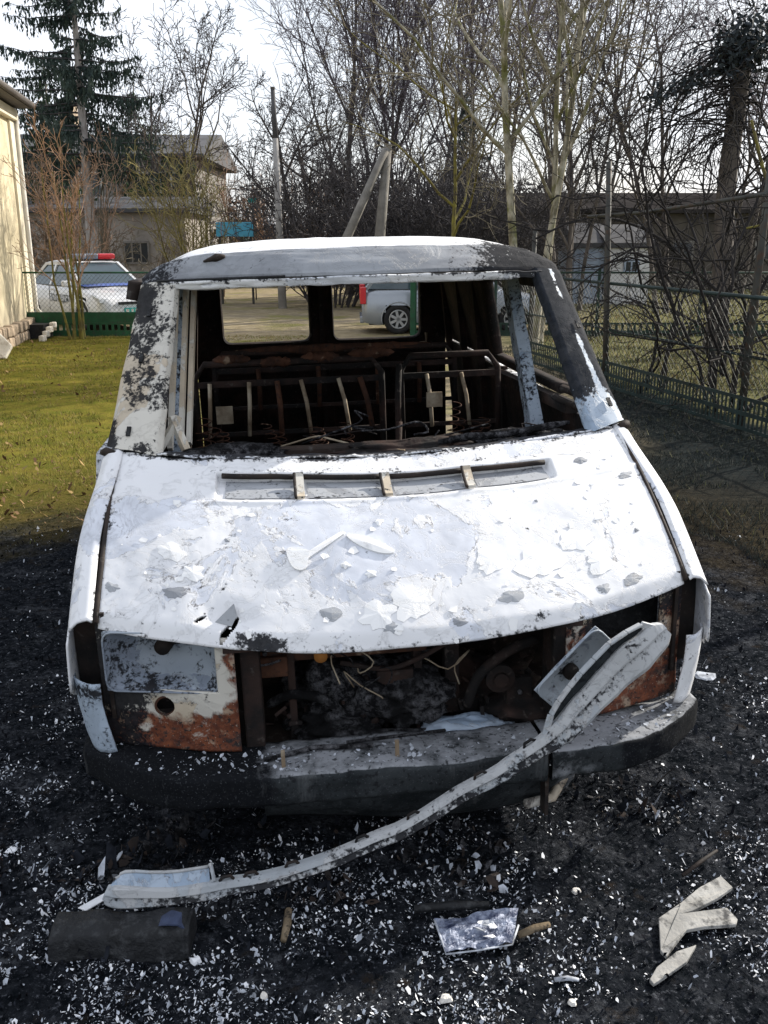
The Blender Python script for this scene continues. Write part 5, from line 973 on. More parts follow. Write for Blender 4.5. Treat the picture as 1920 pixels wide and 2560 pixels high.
# upper flange of the wide right end with its dark channel
m = MB(); ii = list(range(4, 26, 3)); pts = [offset(i, wid[i] * 0.5 + 0.022 + 0.020 * math.sin(math.pi * (i - 4) / 22), 0.012) for i in ii]
for a, b in zip(pts[:-1], pts[1:]): m.bar(a, b, 0.026, 0.008, up=tuple(W_[10]))
m.bar(pts[0], offset(2, wid[2] * 0.35, 0.008), 0.02, 0.010, up=(0, 1, 0)); m.bar(pts[-1], offset(28, wid[28] * 0.4, 0.008), 0.02, 0.010, up=(0, 1, 0))
o = m.build('upper_flange', M['trim'], trim, 0.003); attr(o.data, soot=np.full(len(m.v), 0.10), rust=np.full(len(m.v), -0.2))
m = MB(); n_ = len(ii); vs = [offset(i, wid[i] * 0.45, 0.026) for i in ii] + [p + Vector(D_[10]) * 0.016 for p in pts]; m.add(vs, [(j, j + 1, n_ + j + 1, n_ + j) for j in range(n_ - 1)]); o = m.build('channel_web', M['bumper'], trim); attr(o.data, ash=np.zeros(len(m.v)), soot=np.full(len(m.v), 0.2))
# the wide left end: an upper lip and a grey channel floor
m = MB(); jj = list(range(70, 89, 2)); up_ = [offset(i, wid[i] * 0.5 + 0.032 * math.sin(math.pi * min(1, (89 - i) / 11) * 0.5) , 0.045) for i in jj]; lo_ = [offset(i, wid[i] * 0.46, 0.018) for i in jj]
n_ = len(jj); m.add(up_ + lo_, [(j, j + 1, n_ + j + 1, n_ + j) for j in range(n_ - 1)]); o = m.build('channel_floor', M['bluemetal'], trim); attr(o.data, soot=np.full(len(m.v), 0.15), rust=np.full(len(m.v), -0.1))
m = MB(); m.tube(up_, 0.005, 6); m.tube([up_[0], up_[0] + Vector((0.006, 0, 0.012)), lo_[0] + Vector((0.012, 0, 0.008)), lo_[0]], 0.006, 6); o = m.build('channel_lip', M['trim'], trim); attr(o.data, soot=np.full(len(m.v), 0.0), rust=np.full(len(m.v), -0.2))
for i in (30, 36, 45, 52, 60, 65, 68):
    m = MB(); c = offset(i, wid[i] * 0.5 + 0.006, 0.014); t_ = Vector(T[i]); m.tube([c - t_ * 0.02 - Vector(W_[i]) * 0.006, c - t_ * 0.012 + Vector(W_[i]) * 0.006, c + t_ * 0.012 + Vector(W_[i]) * 0.006, c + t_ * 0.02 - Vector(W_[i]) * 0.006], 0.005, 6); m.build('clip', M['char'], trim)

# ------------------------------------------------------------------ debris on the ground
def tz(x, y): return float(gh(np.array([x]), np.array([y]))[0])
bk = empty('plastic_block', (0, 0, 0)); tag(bk, 'black melted plastic block lying under the low end of the grey trim', 'block')
def bl_fn(u, v):
    prof_ = np.array([[2.155, 0.0], [2.15, 0.06], [2.125, 0.085], [2.075, 0.082], [2.045, 0.066], [2.035, 0.03], [2.032, -0.01]]); t = v * 6; i = np.minimum(t.astype(int), 5); f = t - i; y = prof_[i, 0] * (1 - f) + prof_[i + 1, 0] * f; z = prof_[i, 1] * (1 - f) + prof_[i + 1, 1] * f
    x = -0.925 + 0.375 * u; p = np.stack([x, y, z], 1); z = z * (0.86 + 0.16 * u); y = y + 0.035 * (1 - u) * 0.0; return np.stack([x + 0.0 * y, y + (vnoise(p, 8, 5, 3) - .5) * 0.032, z + (vnoise(p, 9, 6, 4) - .5) * 0.03], 1)
grid('shell', np.linspace(0, 1, 40), np.linspace(0, 1, 30), bl_fn, M['black'], bk, solid=0.006)
MB().prism([(2.152, 0.0), (2.145, 0.075), (2.12, 0.092), (2.07, 0.088), (2.045, 0.07), (2.033, 0.0)], 0, -0.556, -0.540).build('end_cap', M['black'], bk, 0.004)
MB().prism([(-0.625, 0.088), (-0.60, 0.094), (-0.57, 0.093), (-0.552, 0.080), (-0.545, 0.045), (-0.549, 0.045), (-0.557, 0.077), (-0.572, 0.088), (-0.60, 0.089)], 1, 2.06, 2.125).build('melted_flap', simple('blue_scorched_plastic', (0.03, 0.04, 0.075), 0.5, var=0.5, scale=20), bk)
def slab_poly(name, label, cat, poly, th, mtl, z=0.012, bend=0.0, group=None):
    m = MB(); cx = sum(p[0] for p in poly) / len(poly); cy = sum(p[1] for p in poly) / len(poly); n = len(poly); q = random.Random(int(cx * 999))
    hs = [q.uniform(0, bend) for _ in poly]; m.add([(x - cx, y - cy, th + h) for (x, y), h in zip(poly, hs)] + [(x - cx, y - cy, h) for (x, y), h in zip(poly, hs)], [tuple(range(n)), tuple(range(n, 2 * n))[::-1]] + [(i, n + i, n + (i + 1) % n, (i + 1) % n) for i in range(n)])
    o = m.build(name, mtl, None, 0.002, loc=(cx, cy, z)); tag(o, label, cat, group); return o
slab_poly('broken_panel', 'largest pale forked piece of broken plastic panel lying lower right', 'panel piece', [(1.043, 2.348), (0.957, 2.294), (0.883, 2.234), (0.798, 2.168), (0.768, 2.046), (0.778, 2.024), (0.822, 2.075), (0.864, 2.121), (0.919, 2.129), (1.014, 2.144), (1.028, 2.168), (1.011, 2.209), (0.866, 2.181), (0.908, 2.201), (0.996, 2.251), (1.064, 2.303)], 0.012, M['pale_plastic'], 0.005, 0.010)
slab_poly('broken_panel', 'smaller pale pointed shard just in front of the forked panel piece', 'panel piece', [(0.875, 2.068), (0.810, 2.038), (0.738, 1.981), (0.707, 1.94), (0.713, 1.923), (0.749, 1.947), (0.826, 2.002)], 0.012, M['pale_plastic'], 0.005, 0.010)
fo = empty('crumpled_sheet', (0, 0, 0)); tag(fo, 'crumpled bluish sheet with thin pale edging lying in the ash at bottom centre', 'sheet')
def fo_fn(u, v):
    a, b, c, d = (np.array(q) for q in ((0.171, 2.024), (0.358, 2.06), (0.395, 2.201), (0.145, 2.152)))
    xy = (a * (1 - u)[:, None] + b * u[:, None]) * (1 - v)[:, None] + (d * (1 - u)[:, None] + c * u[:, None]) * v[:, None]; p = np.stack([u, v, 0 * u], 1)
    return np.stack([xy[:, 0], xy[:, 1], 0.012 + (vnoise(p, 6, 4, 3)) * 0.035], 1)
grid('foil', np.linspace(0, 1, 30), np.linspace(0, 1, 24), fo_fn, M['foil'], fo, smooth=False, solid=0.002)
MB().tube([(0.145, 2.152, 0.03), (0.158, 2.09, 0.028), (0.171, 2.024, 0.026), (0.26, 2.040, 0.024), (0.358, 2.06, 0.026), (0.385, 2.13, 0.03)], 0.003, 5).build('edging', M['flake_grey'], fo)
q = random.Random(6)
for k in range(7): 
    m = MB(); x, y = 0.27 + q.uniform(-.03, .05), 2.10 + q.uniform(-.03, .03); P = [(x + q.uniform(.006, .02) * math.cos(1.05 * i), y + q.uniform(.005, .014) * math.sin(1.05 * i), 0.045 + q.uniform(-.006, .006)) for i in range(6)]; m.add(P, [tuple(range(6))]); m.build('torn_scrap', M['flake_white'] if k % 2 else M['flake_grey'], fo)
def rod(name, label, a, b, r, mtl, cat='stick', group=None):
    a, b = Vector(a), Vector(b); c = (a + b) / 2; m = MB(); m.tube([a - c, (a + b) / 2 - c + Vector((0.004, 0.003, 0.003)), b - c], [r, r * 1.15, r * 0.8], 7); o = m.build(name, mtl, None, loc=tuple(c)); tag(o, label, cat, group)
rod('charred_stick', 'charred dark stick lying just behind the crumpled sheet', (0.09, 2.20, 0.025), (0.31, 2.215, 0.028), 0.012, M['black'])
rod('tan_stick', 'short tan stick standing out of the ash left of the sheet', (-0.279, 2.19, 0.03), (-0.283, 2.08, 0.02), 0.011, M['tan_stick'])
rod('curved_scrap', 'bent dark scrap right beside the crumpled sheet', (0.38, 2.10, 0.02), (0.475, 2.135, 0.028), 0.010, M['tan_stick'], 'scrap')
rod('grey_splinter', 'thin grey splinter left of the pale shard', (0.455, 1.945, 0.015), (0.52, 1.945, 0.015), 0.006, M['flake_grey'], 'splinter')
rod('charred_twig', 'thin charred twig lying behind the forked panel piece', (0.93, 2.36, 0.015), (1.07, 2.46, 0.03), 0.006, M['char'], 'twig')
def chip(label, x, y, s, mtl, seed, name='stone_chip', cat='chip', group=None, flat=0.55):
    q = np.random.default_rng(seed); m = MB(); n = 8; ang = np.linspace(0, 2 * np.pi, n, endpoint=False); r1 = s * q.uniform(0.75, 1.2, n); r2 = r1 * q.uniform(0.55, 0.85, n); v1 = [(r1[i] * math.cos(ang[i]), r1[i] * math.sin(ang[i]) * 0.8, 0) for i in range(n)]; v2 = [(r2[i] * math.cos(ang[i]), r2[i] * math.sin(ang[i]) * 0.8, s * flat * q.uniform(0.8, 1.2)) for i in range(n)]
    m.add(v1 + v2 + [(0, 0, s * flat * 1.25)], [(i, (i + 1) % n, n + (i + 1) % n, n + i) for i in range(n)] + [(n + i, n + (i + 1) % n, 2 * n) for i in range(n)], False)
    o = m.build(name, mtl, None, loc=(x, y, tz(x, y) + 0.006), rot=(q.uniform(-.2, .2), q.uniform(-.2, .2), q.uniform(0, 6))); tag(o, label, cat, group)
chip('largest white chunk in the ash near the bottom edge, right of centre', 0.162, 1.885, 0.019, M['chalk'], 1, 'white_chunk', 'chunk')
chip('pale rounded stone left of the forked panel piece', 0.589, 2.312, 0.016, M['chalk'], 2, 'pale_stone', 'stone')
chip('pale stone at the bottom edge below the pale shard', 0.486, 1.865, 0.015, M['chalk'], 3, 'pale_stone', 'stone')
chip('white chip beside the right end of the black block', -0.52, 2.031, 0.017, M['flake_white'], 4, 'white_chip', 'chip')
chip('white chip at the bottom edge, left of centre', -0.314, 1.894, 0.014, M['chalk'], 5, 'white_chip', 'chip')
chip('white flake far left on the burnt ground beside the bumper end', -1.22, 2.512, 0.020, M['flake_white'], 6, 'white_chip', 'chip', None, 0.2)
chip('flat bluish white sliver right of the van wing', 1.475, 3.736, 0.05, M['flake_grey'], 7, 'white_sliver', 'sliver', None, 0.12)
slab_poly('white_shard', 'long white shard by the left tip of the grey trim', 'shard', [(-0.90, 2.20), (-0.835, 2.27), (-0.80, 2.30), (-0.815, 2.25), (-0.87, 2.185)], 0.004, M['flake_white'], 0.02, 0.01)
def flakes(name, n, sampler, smin, smax, mtls, weights, seed, tilt=0.6, zoff=0.004, pw=2.2):
    q = np.random.default_rng(seed); xy = sampler(q, n); n = len(xy); k = 5; s = smin + (smax - smin) * q.random(n) ** (pw + 1.2); an = q.uniform(0, 6.28, n)[:, None] + np.arange(k)[None] * 2 * np.pi / k
    rr_ = s[:, None] * q.uniform(0.35, 1.25, (n, k)); el = q.uniform(0.25, 1.0, n)[:, None]; ax_ = q.uniform(0, 6.28, n)[:, None]
    lx, ly = rr_ * np.cos(an), rr_ * np.sin(an) * el; X_ = lx * np.cos(ax_) - ly * np.sin(ax_); Y_ = lx * np.sin(ax_) + ly * np.cos(ax_)
    tx, ty = q.normal(0, tilt, n)[:, None], q.normal(0, tilt, n)[:, None]; Z_ = X_ * tx + Y_ * ty
    z0 = gh(xy[:, 0], xy[:, 1]) + zoff + np.abs(Z_).max(1) * 0.6
    V = np.stack([xy[:, 0:1] + X_, xy[:, 1:2] + Y_, z0[:, None] + Z_], -1).reshape(-1, 3); b = np.arange(n)[:, None] * k + np.arange(k)[None]
    o = obj_np(name, V, b, mtls, None, False, q.choice(len(mtls), n, p=weights)); return o
def samp_fore(q, n):
    y = 1.55 + q.random(n) ** 1.35 * 2.2; x = q.uniform(-1, 1, n) * (0.55 + 0.42 * y); p = np.stack([x, y, 0 * x], 1); d = vnoise(p, 2.6, 8, 3) * 0.55 + vnoise(p, 11, 9, 3) * 0.42 + 0.16 * q.random(n) - 0.03 + 0.05 * ss(x, 0.2, -0.8) * ss(y, 2.3, 1.9)
    lim = 0.515 + 0.10 * ss(y, 2.0, 2.7) + 0.12 * ss(x, 0.35, 0.8) * ss(y, 2.4, 1.8); return np.stack([x, y], 1)[d > lim]
o = flakes('ash_flakes', 120000, samp_fore, 0.0007, 0.0090, [M['flake_white'], M['flake_grey'], M['flake_dark']], [0.26, 0.54, 0.20], 3); tag(o, 'white and grey ash flakes strewn over the burnt ground in front', 'ash', kind='stuff')
def samp_side(q, n):
    y = q.uniform(2.2, 6.0, n); x = np.where(q.random(n) < 0.5, -1, 1) * (0.9 + q.random(n) ** 1.3 * 1.6); p = np.stack([x, y, 0 * x], 1); return np.stack([x, y], 1)[vnoise(p, 3, 18, 3) > 0.50]
o = flakes('ash_flakes', 9000, samp_side, 0.0015, 0.011, [M['flake_white'], M['flake_grey'], M['flake_dark']], [0.22, 0.38, 0.40], 5); tag(o, 'thin ash flakes on the burnt ground along both sides of the van', 'ash', kind='stuff')
def samp_char(q, n):
    y = 1.5 + q.random(n) ** 1.3 * 4.5; x = q.uniform(-1, 1, n) * (0.6 + 0.5 * y); return np.stack([x, y], 1)
def samp_rub(q, n):
    x = q.uniform(-1.25, 1.35, n); y = 2.25 + q.random(n) ** 1.5 * 0.35 + 0.10 * np.abs(x) + 0.2 * (x > 0.5); p = np.stack([x, y, 0 * x], 1); return np.stack([x, y], 1)[vnoise(p, 4, 28, 3) > 0.46]
o = flakes('rubble', 2600, samp_rub, 0.004, 0.026, [M['flake_dark'], M['char'], M['flake_grey'], M['ash']], [0.35, 0.25, 0.12, 0.28], 15, 0.9, 0.006); tag(o, 'grey and black rubble scraps in front of the bumper', 'rubble', kind='stuff')
o = flakes('charred_litter', 40000, samp_char, 0.002, 0.010, [M['flake_dark'], M['charcoal'], M['flake_grey']], [0.50, 0.43, 0.07], 9, 1.1); tag(o, 'black charred litter covering the burnt ground', 'charred litter', kind='stuff')

# ------------------------------------------------------------------ grass
def blades(name, n, sampler, hmin, hmax, w, mtls, weights, seed, lean=0.5):
    q = np.random.default_rng(seed); xy = sampler(q, n); n = len(xy); h = q.uniform(hmin, hmax, n); a = q.uniform(0, 6.28, n); l = q.normal(0, lean, (n, 2)) * h[:, None]; z = gh(xy[:, 0], xy[:, 1]) - 0.004; ww = w * q.uniform(0.6, 1.3, n) * (0.55 + 0.05 * xy[:, 1])
    A = np.stack([xy[:, 0] - np.cos(a) * ww, xy[:, 1] - np.sin(a) * ww, z], 1); B = np.stack([xy[:, 0] + np.cos(a) * ww, xy[:, 1] + np.sin(a) * ww, z], 1); C = np.stack([xy[:, 0] + l[:, 0], xy[:, 1] + l[:, 1], z + h], 1)
    V = np.stack([A, B, C], 1).reshape(-1, 3); return obj_np(name, V, np.arange(3 * n).reshape(n, 3), mtls, None, False, q.choice(len(mtls), n, p=weights))
def samp_lawn(q, n):
    y = 4.6 + q.random(n) ** 1.2 * 15; x = -1.0 - q.random(n) * (0.6 + 0.45 * y); p = np.stack([x, y, 0 * x], 1); d = np.sqrt(((x + 0.4) / 3.6) ** 2 + ((y - 2.7) / 4.0) ** 2); return np.stack([x, y], 1)[(d + (vnoise(p, 3, 2, 2) - .5) * .5 + 0.5 * (q.random(n) - 0.5) > 1.18) & (vnoise(p, 2.2, 4, 3) > 0.40)]
M['straw'] = simple('dead_straw', (0.24, 0.16, 0.065), 0.9, scale=2, bump=0)
o = blades('lawn_grass', 90000, samp_lawn, 0.015, 0.055, 0.0035, [M['grass'], M['straw']], [0.72, 0.28], 4); tag(o, 'short mossy yellow green lawn on the left', 'grass', kind='stuff')
def samp_leaf(q, n):
    y = 6 + q.random(n) ** 1.2 * 13; x = -1.5 - q.random(n) * (0.4 + 0.42 * y); p = np.stack([x, y, 0 * x], 1); return np.stack([x, y], 1)[vnoise(p, 0.9, 44, 3) > 0.48]
M['leaf'] = simple('dead_leaf', (0.13, 0.075, 0.035), 0.9, var=0.5, scale=9, bump=0)
o = flakes('dead_leaves', 5200, samp_leaf, 0.008, 0.034, [M['leaf'], M['straw']], [0.7, 0.3], 33, 0.7, 0.012); tag(o, 'brown dead leaves scattered over the left lawn', 'leaves', kind='stuff')
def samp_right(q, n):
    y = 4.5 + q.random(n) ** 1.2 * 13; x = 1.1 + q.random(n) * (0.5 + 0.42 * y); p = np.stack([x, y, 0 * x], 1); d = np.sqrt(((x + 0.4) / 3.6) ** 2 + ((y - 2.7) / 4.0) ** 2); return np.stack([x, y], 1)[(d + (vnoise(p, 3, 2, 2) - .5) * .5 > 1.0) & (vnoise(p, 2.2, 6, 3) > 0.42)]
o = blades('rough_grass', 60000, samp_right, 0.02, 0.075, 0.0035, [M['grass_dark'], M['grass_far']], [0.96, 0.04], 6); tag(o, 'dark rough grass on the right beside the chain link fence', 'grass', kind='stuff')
def samp_far(q, n): y = 12 + q.random(n) * 26; x = 3.2 + q.random(n) * (0.5 * y); return np.stack([x, y], 1)
o = blades('field_grass', 30000, samp_far, 0.03, 0.11, 0.006, [M['grass_far'], M['straw']], [0.7, 0.3], 7); tag(o, 'pale field grass beyond the right hand fence', 'grass', kind='stuff')

# ------------------------------------------------------------------ trees and shrubs
UPR = dict(n=[12, 9, 8, 4], ang=[30, 36, 42, 45], ratio=[0.55, 0.5, 0.5, 0.5], fall=[0.55, 0.4, 0.3, 0.3], up=[0.02, 0.07, 0.06, 0.04, 0], wig=[0.03, 0.07, 0.1, 0.13, 0.15], t0=[0.18, 0.2, 0.15, 0.1], rmin=0.0068, rr=[0.42, 0.5, 0.55, 0.6], tip=[0.2, 0.3, 0.35, 0.5, 0.7])
tree('bare_tree', 'tallest dense bare tree with upright purplish twigs behind the braced pole', -1.0, 36, 12.8, 0.125, UPR, 1, M['bark'], M['twig_purple'], 2, 0.14, 'bare trees behind the yard', foot=0.35)
tree('bare_tree', 'dense bare tree just right of the tallest one, its trunks close together', 1.3, 37, 13.5, 0.12, UPR, 2, M['bark'], M['twig_purple'], 2, 0.12, 'bare trees behind the yard', foot=0.35)
tree('bare_tree', 'dense bare tree right of centre with dull twigs reaching the top edge', 4.2, 39, 14.5, 0.12, UPR, 3, M['bark'], M['twig_purple'], 2, 0.18, 'bare trees behind the yard', foot=0.35)
WIDE = dict(n=[9, 8, 6, 3], ang=[50, 45, 45, 45], ratio=[0.62, 0.52, 0.5, 0.5], fall=[0.5, 0.45, 0.3, 0.3], up=[0.0, 0.035, 0.03, 0.02, 0], wig=[0.06, 0.1, 0.13, 0.15, 0.15], t0=[0.12, 0.2, 0.15, 0.1], rmin=0.008, rr=[0.5, 0.55, 0.55, 0.6])
tree('bare_tree', 'low spreading bare tree beside the pale utility pole', -2.1, 31, 5.6, 0.10, WIDE, 4, M['bark'], M['twig_dark'], 3, 0.3, 'bare trees behind the yard', foot=0.3)
THK = dict(n=[6, 6, 4], ang=[38, 42, 45], ratio=[0.6, 0.5, 0.5], fall=[0.4, 0.4, 0.3], up=[0.03, 0.05, 0.03, 0], wig=[0.08, 0.12, 0.14, 0.15], t0=[0.08, 0.1, 0.1], rmin=0.009, rr=[0.55, 0.55, 0.6], seg=[6, 5, 4, 3], tip=[0.3, 0.35, 0.5, 0.7])
for i, (x, y, h, lab) in enumerate(((-1.6, 29, 3.6, 'dark bare thicket between the pale utility pole and the braced pole'), (0.2, 28.5, 3.0, 'dark bare thicket behind the braced pole'), (2.0, 29, 3.4, 'dark bare thicket right of the braced pole'), (3.7, 30, 3.8, 'dark bare thicket behind the pale forked tree'), (0.9, 33, 5.0, 'tall dark thicket in the middle behind the low ones'))):
    tree('bare_thicket', lab, x, y, h, 0.035, THK, 20 + i, M['twig_dark'], M['twig_dark'], 22, 0.5, 'bare thickets behind the yard', cat='shrub', split=1, foot=0.6)
# pale forked tree right of centre and its mossy neighbour
BIR = dict(n=[10, 7, 5, 2], ang=[38, 40, 45, 45], ratio=[0.55, 0.5, 0.5, 0.5], fall=[0.35, 0.4, 0.3, 0.3], up=[0.02, 0.05, 0.03, 0.0, 0], wig=[0.035, 0.09, 0.13, 0.15, 0.15], t0=[0.36, 0.15, 0.12, 0.1], rmin=0.006, rr=[0.42, 0.5, 0.55, 0.6], tip=[0.3, 0.25, 0.35, 0.5, 0.7])
tree('pale_tree', 'pale mossy forked tree with slender trunks right of the roof', 2.62, 17, 8.6, 0.088, BIR, 7, M['bark_pale'], M['twig_pale'], 2, 0.11, foot=0.22, lean=(-0.005, 0))
tree('pale_tree', 'leaning pale tree whose trunk tilts right of the forked one', 3.0, 17.8, 7.6, 0.08, BIR, 17, M['bark_pale'], M['twig_pale'], 1, 0, foot=0.15, lean=(0.12, 0))
MOS = dict(n=[8, 7, 6, 3], ang=[55, 45, 45, 45], ratio=[0.7, 0.5, 0.5, 0.5], fall=[0.2, 0.4, 0.3, 0.3], up=[0.0, 0.02, 0.02, 0.0, 0], wig=[0.1, 0.13, 0.15, 0.15, 0.15], t0=[0.4, 0.15, 0.12, 0.1], rmin=0.006, rr=[0.5, 0.5, 0.55, 0.6])
tree('mossy_tree', 'small crooked mossy tree left of the pale forked tree', 1.75, 20, 4.6, 0.07, MOS, 8, M['bark_moss'], M['twig_pale'], 1, 0, lean=(-0.12, 0))
# trees on the right, beyond the chain link fence
for i, (x, y, h, st, lab, tw) in enumerate(((5.6, 27, 9.5, 2, 'bare tree with fine purple twigs above the white shed', 'twig_purple'), (7.9, 26, 8.0, 2, 'bare tree standing right of the white shed', 'twig_dark'), (9.6, 24, 9.0, 2, 'bare tree at the right edge behind the pollard', 'twig_purple'), (4.7, 24, 6.5, 2, 'slim bare tree between the forked tree and the white shed', 'twig_dark'), (12.5, 33, 9.5, 2, 'far bare tree above the barn at the right edge', 'twig_purple'), (8.0, 36, 11, 2, 'tall far bare tree behind the barn', 'twig_purple'))):
    tree('bare_tree', lab, x, y, h, 0.075, {**WIDE, 'ang': [35, 42, 45, 45], 't0': [0.3, 0.2, 0.15, 0.1], 'rmin': 0.0062, 'n': [8, 7, 6, 3], 'up': [0.02, 0.06, 0.05, 0.03, 0]}, 40 + i, M['bark'], M[tw], st, 0.14, 'bare trees beyond the right fence', foot=0.2)
# pollard wrapped in vines
po = empty('pollard_tree', (5.95, 16.5, 0)); tag(po, 'thick pollard trunk topped with a dark clump of vines at the right', 'tree')
V, Fq = tubes([(catmull([(0, 0, -0.2), (0.05, 0, 1.2), (0.0, 0.1, 2.8), (0.02, 0, 4.5), (-0.03, 0, 5.1)], 14), np.linspace(0.19, 0.13, 14))], 10); obj_np('trunk', V, Fq, M['bark'], po, True)
q = np.random.default_rng(5); L = []
for k in range(120):
    a = q.uniform(0, 6.28); p0 = np.array([0.2 * math.cos(a), 0.2 * math.sin(a), q.uniform(3.6, 5.3)]); side = -1 if q.random() < 0.5 else q.choice([-1, 1]); ln = q.uniform(0.6, 3.2) if side < 0 else q.uniform(0.5, 1.3)
    d = np.array([side * q.uniform(0.5, 1.0), q.normal(0, 0.3), q.uniform(-0.2, 0.4)]); pts = [p0]
    for s in range(7): d = d + q.normal(0, 0.30, 3) + np.array([0, 0, -0.22]); d /= np.linalg.norm(d); pts.append(pts[-1] + d * ln / 7)
    L.append((np.array(pts), np.linspace(0.016, 0.006, 8)))
V, Fq = tubes(L, 3); obj_np('vine_stems', V, Fq, M['vine_bark'], po, True)
n = 1500; c = np.stack([q.normal(0, 0.26, n), q.normal(0, 0.26, n), 5.0 + q.normal(0, 0.26, n)], 1); c2 = np.stack([-q.random(500) * 1.5, q.normal(0, 0.22, 500), 0 * q.random(500)], 1); c2[:, 2] = 4.85 + c2[:, 0] * 0.45 + q.normal(0, 0.10, 500)
c = np.concatenate([c, c2]); k = len(c); e1 = q.normal(0, 1, (k, 3)); e1 /= np.linalg.norm(e1, axis=1)[:, None]; e2 = np.cross(e1, q.normal(0, 1, (k, 3))); e2 /= np.linalg.norm(e2, axis=1)[:, None]; s = q.uniform(0.02, 0.055, k)[:, None]
V = np.stack([c - e1 * s * 1.6, c - e2 * s * 0.6, c + e1 * s * 1.6, c + e2 * s * 0.6], 1).reshape(-1, 3); obj_np('crown', V, np.arange(4 * k).reshape(k, 4), M['vine'], po)
# tangled shrubs on the right fence
VINE = dict(n=[5, 5, 3], ang=[50, 50, 50], ratio=[0.6, 0.5, 0.5], fall=[0.2, 0.3, 0.3], up=[-0.02, 0.0, 0.0, 0], wig=[0.22, 0.25, 0.25, 0.2], t0=[0.15, 0.1, 0.1], rmin=0.004, rr=[0.55, 0.6, 0.6], seg=[10, 7, 5, 3], tip=[0.45, 0.4, 0.5, 0.7])
for i, (x, y, h, st, r_, lab) in enumerate(((3.60, 12.0, 3.2, 4, 0.024, 'tangled dark vine on the far part of the chain link fence'), (4.05, 10.6, 3.4, 4, 0.026, 'tangled dark vine climbing left of the tall fence post'), (4.4, 11.6, 3.8, 4, 0.03, 'dark arching shrub just behind the chain link fence'), (4.55, 9.2, 3.0, 3, 0.022, 'tangled vine at the right edge of the picture'), (5.2, 13.5, 4.5, 4, 0.03, 'bigger dark tangle behind the fence beside the pollard'))):
    tree('fence_vine', lab, x, y, h, r_, VINE, 60 + i, M['vine_bark'], M['vine_bark'], st, 0.35, 'vines tangled on the right fence', cat='vine', split=2, foot=0.15)
mb_ = empty('mossy_branch', (4.35, 9.9, 0)); tag(mb_, 'thick mossy yellow green branch bending over the fence post at right', 'branch')
L = [(catmull([(0.35, 0.1, -0.1), (0.32, 0.1, 1.0), (0.10, 0, 1.9), (-0.35, 0, 2.45), (-0.62, 0, 3.1)], 18), np.linspace(0.035, 0.014, 18)), (catmull([(0.10, 0, 1.9), (-0.2, -0.1, 2.1), (-0.55, 0, 2.05)], 10), np.linspace(0.022, 0.01, 10)), (catmull([(-0.1, 0, 2.25), (-0.12, 0.1, 2.7), (-0.3, 0.1, 3.3)], 10), np.linspace(0.02, 0.008, 10)), (catmull([(0.10, 0, 1.9), (0.45, 0, 1.75), (0.9, 0, 1.25), (1.05, 0, 0.5)], 12), np.linspace(0.025, 0.012, 12))]
V, Fq = tubes(L, 7); obj_np('stem', V, Fq, M['bark_moss'], mb_, True)
# left: red stemmed shrub by the police car, olive shrub, small bare tree
RED = dict(n=[5, 5, 3], ang=[25, 32, 38], ratio=[0.40, 0.5, 0.5], fall=[0.3, 0.3, 0.3], up=[0.02, 0.04, 0.03, 0], wig=[0.05, 0.12, 0.15, 0.15], t0=[0.3, 0.15, 0.1], rmin=0.0055, rr=[0.5, 0.55, 0.6], seg=[8, 6, 4, 3], tip=[0.3, 0.35, 0.5, 0.7])
tree('red_shrub', 'bare reddish shrub with bundled stems in front of the police car', -6.35, 18.9, 3.3, 0.032, RED, 80, M['bark_moss'], M['twig_red'], 6, 0.09, cat='shrub', split=1, foot=0.14)
tree('red_shrub', 'second fine reddish shrub behind the police car beside the house', -8.9, 27, 4.0, 0.025, RED, 81, M['twig_brown'], M['twig_red'], 7, 0.3, cat='shrub', split=1, foot=0.4)
tree('olive_shrub', 'olive green bare shrub in front of the annex, left of the blue board', -5.85, 29, 4.3, 0.032, {**THK, 'n': [6, 5, 3]}, 82, M['bark_moss'], M['twig_olive'], 7, 0.15, cat='shrub', split=1, foot=0.5)
tree('brown_shrub', 'brown twiggy shrub right of the olive one', -6.4, 34, 4.6, 0.03, {**THK, 'n': [5, 5, 3]}, 83, M['twig_brown'], M['twig_brown'], 6, 0.3, cat='shrub', split=1, foot=0.5)
tree('small_bare_tree', 'small spindly bare tree against the sky right of the grey house roof', -8.9, 38, 8.6, 0.09, {**WIDE, 'n': [9, 7, 6, 3], 'ang': [38, 42, 45, 45], 't0': [0.35, .2, .15, .1], 'rmin': 0.010}, 84, M['bark'], M['twig_dark'], 2, 0.12, foot=0.15)
tree('hedge_shrub', 'pale twiggy shrub before the annex window', -8.6, 33.5, 2.4, 0.025, {**THK, 'n': [5, 4, 3]}, 85, M['twig_brown'], M['twig_pale'], 7, 0.5, cat='shrub', split=1, foot=0.6)
tree('hedge_shrub', 'twiggy grey shrub behind the police car, under the spruce', -11.2, 31.5, 2.8, 0.03, THK, 86, M['twig_brown'], M['twig_brown'], 12, 0.5, cat='shrub', split=1, foot=0.7)
tree('bare_tree', 'bare tree with reddish twigs behind the blue board', -5.3, 44, 4.6, 0.06, THK, 87, M['twig_brown'], M['twig_red'], 7, 0.4, cat='shrub', split=1, foot=0.6)

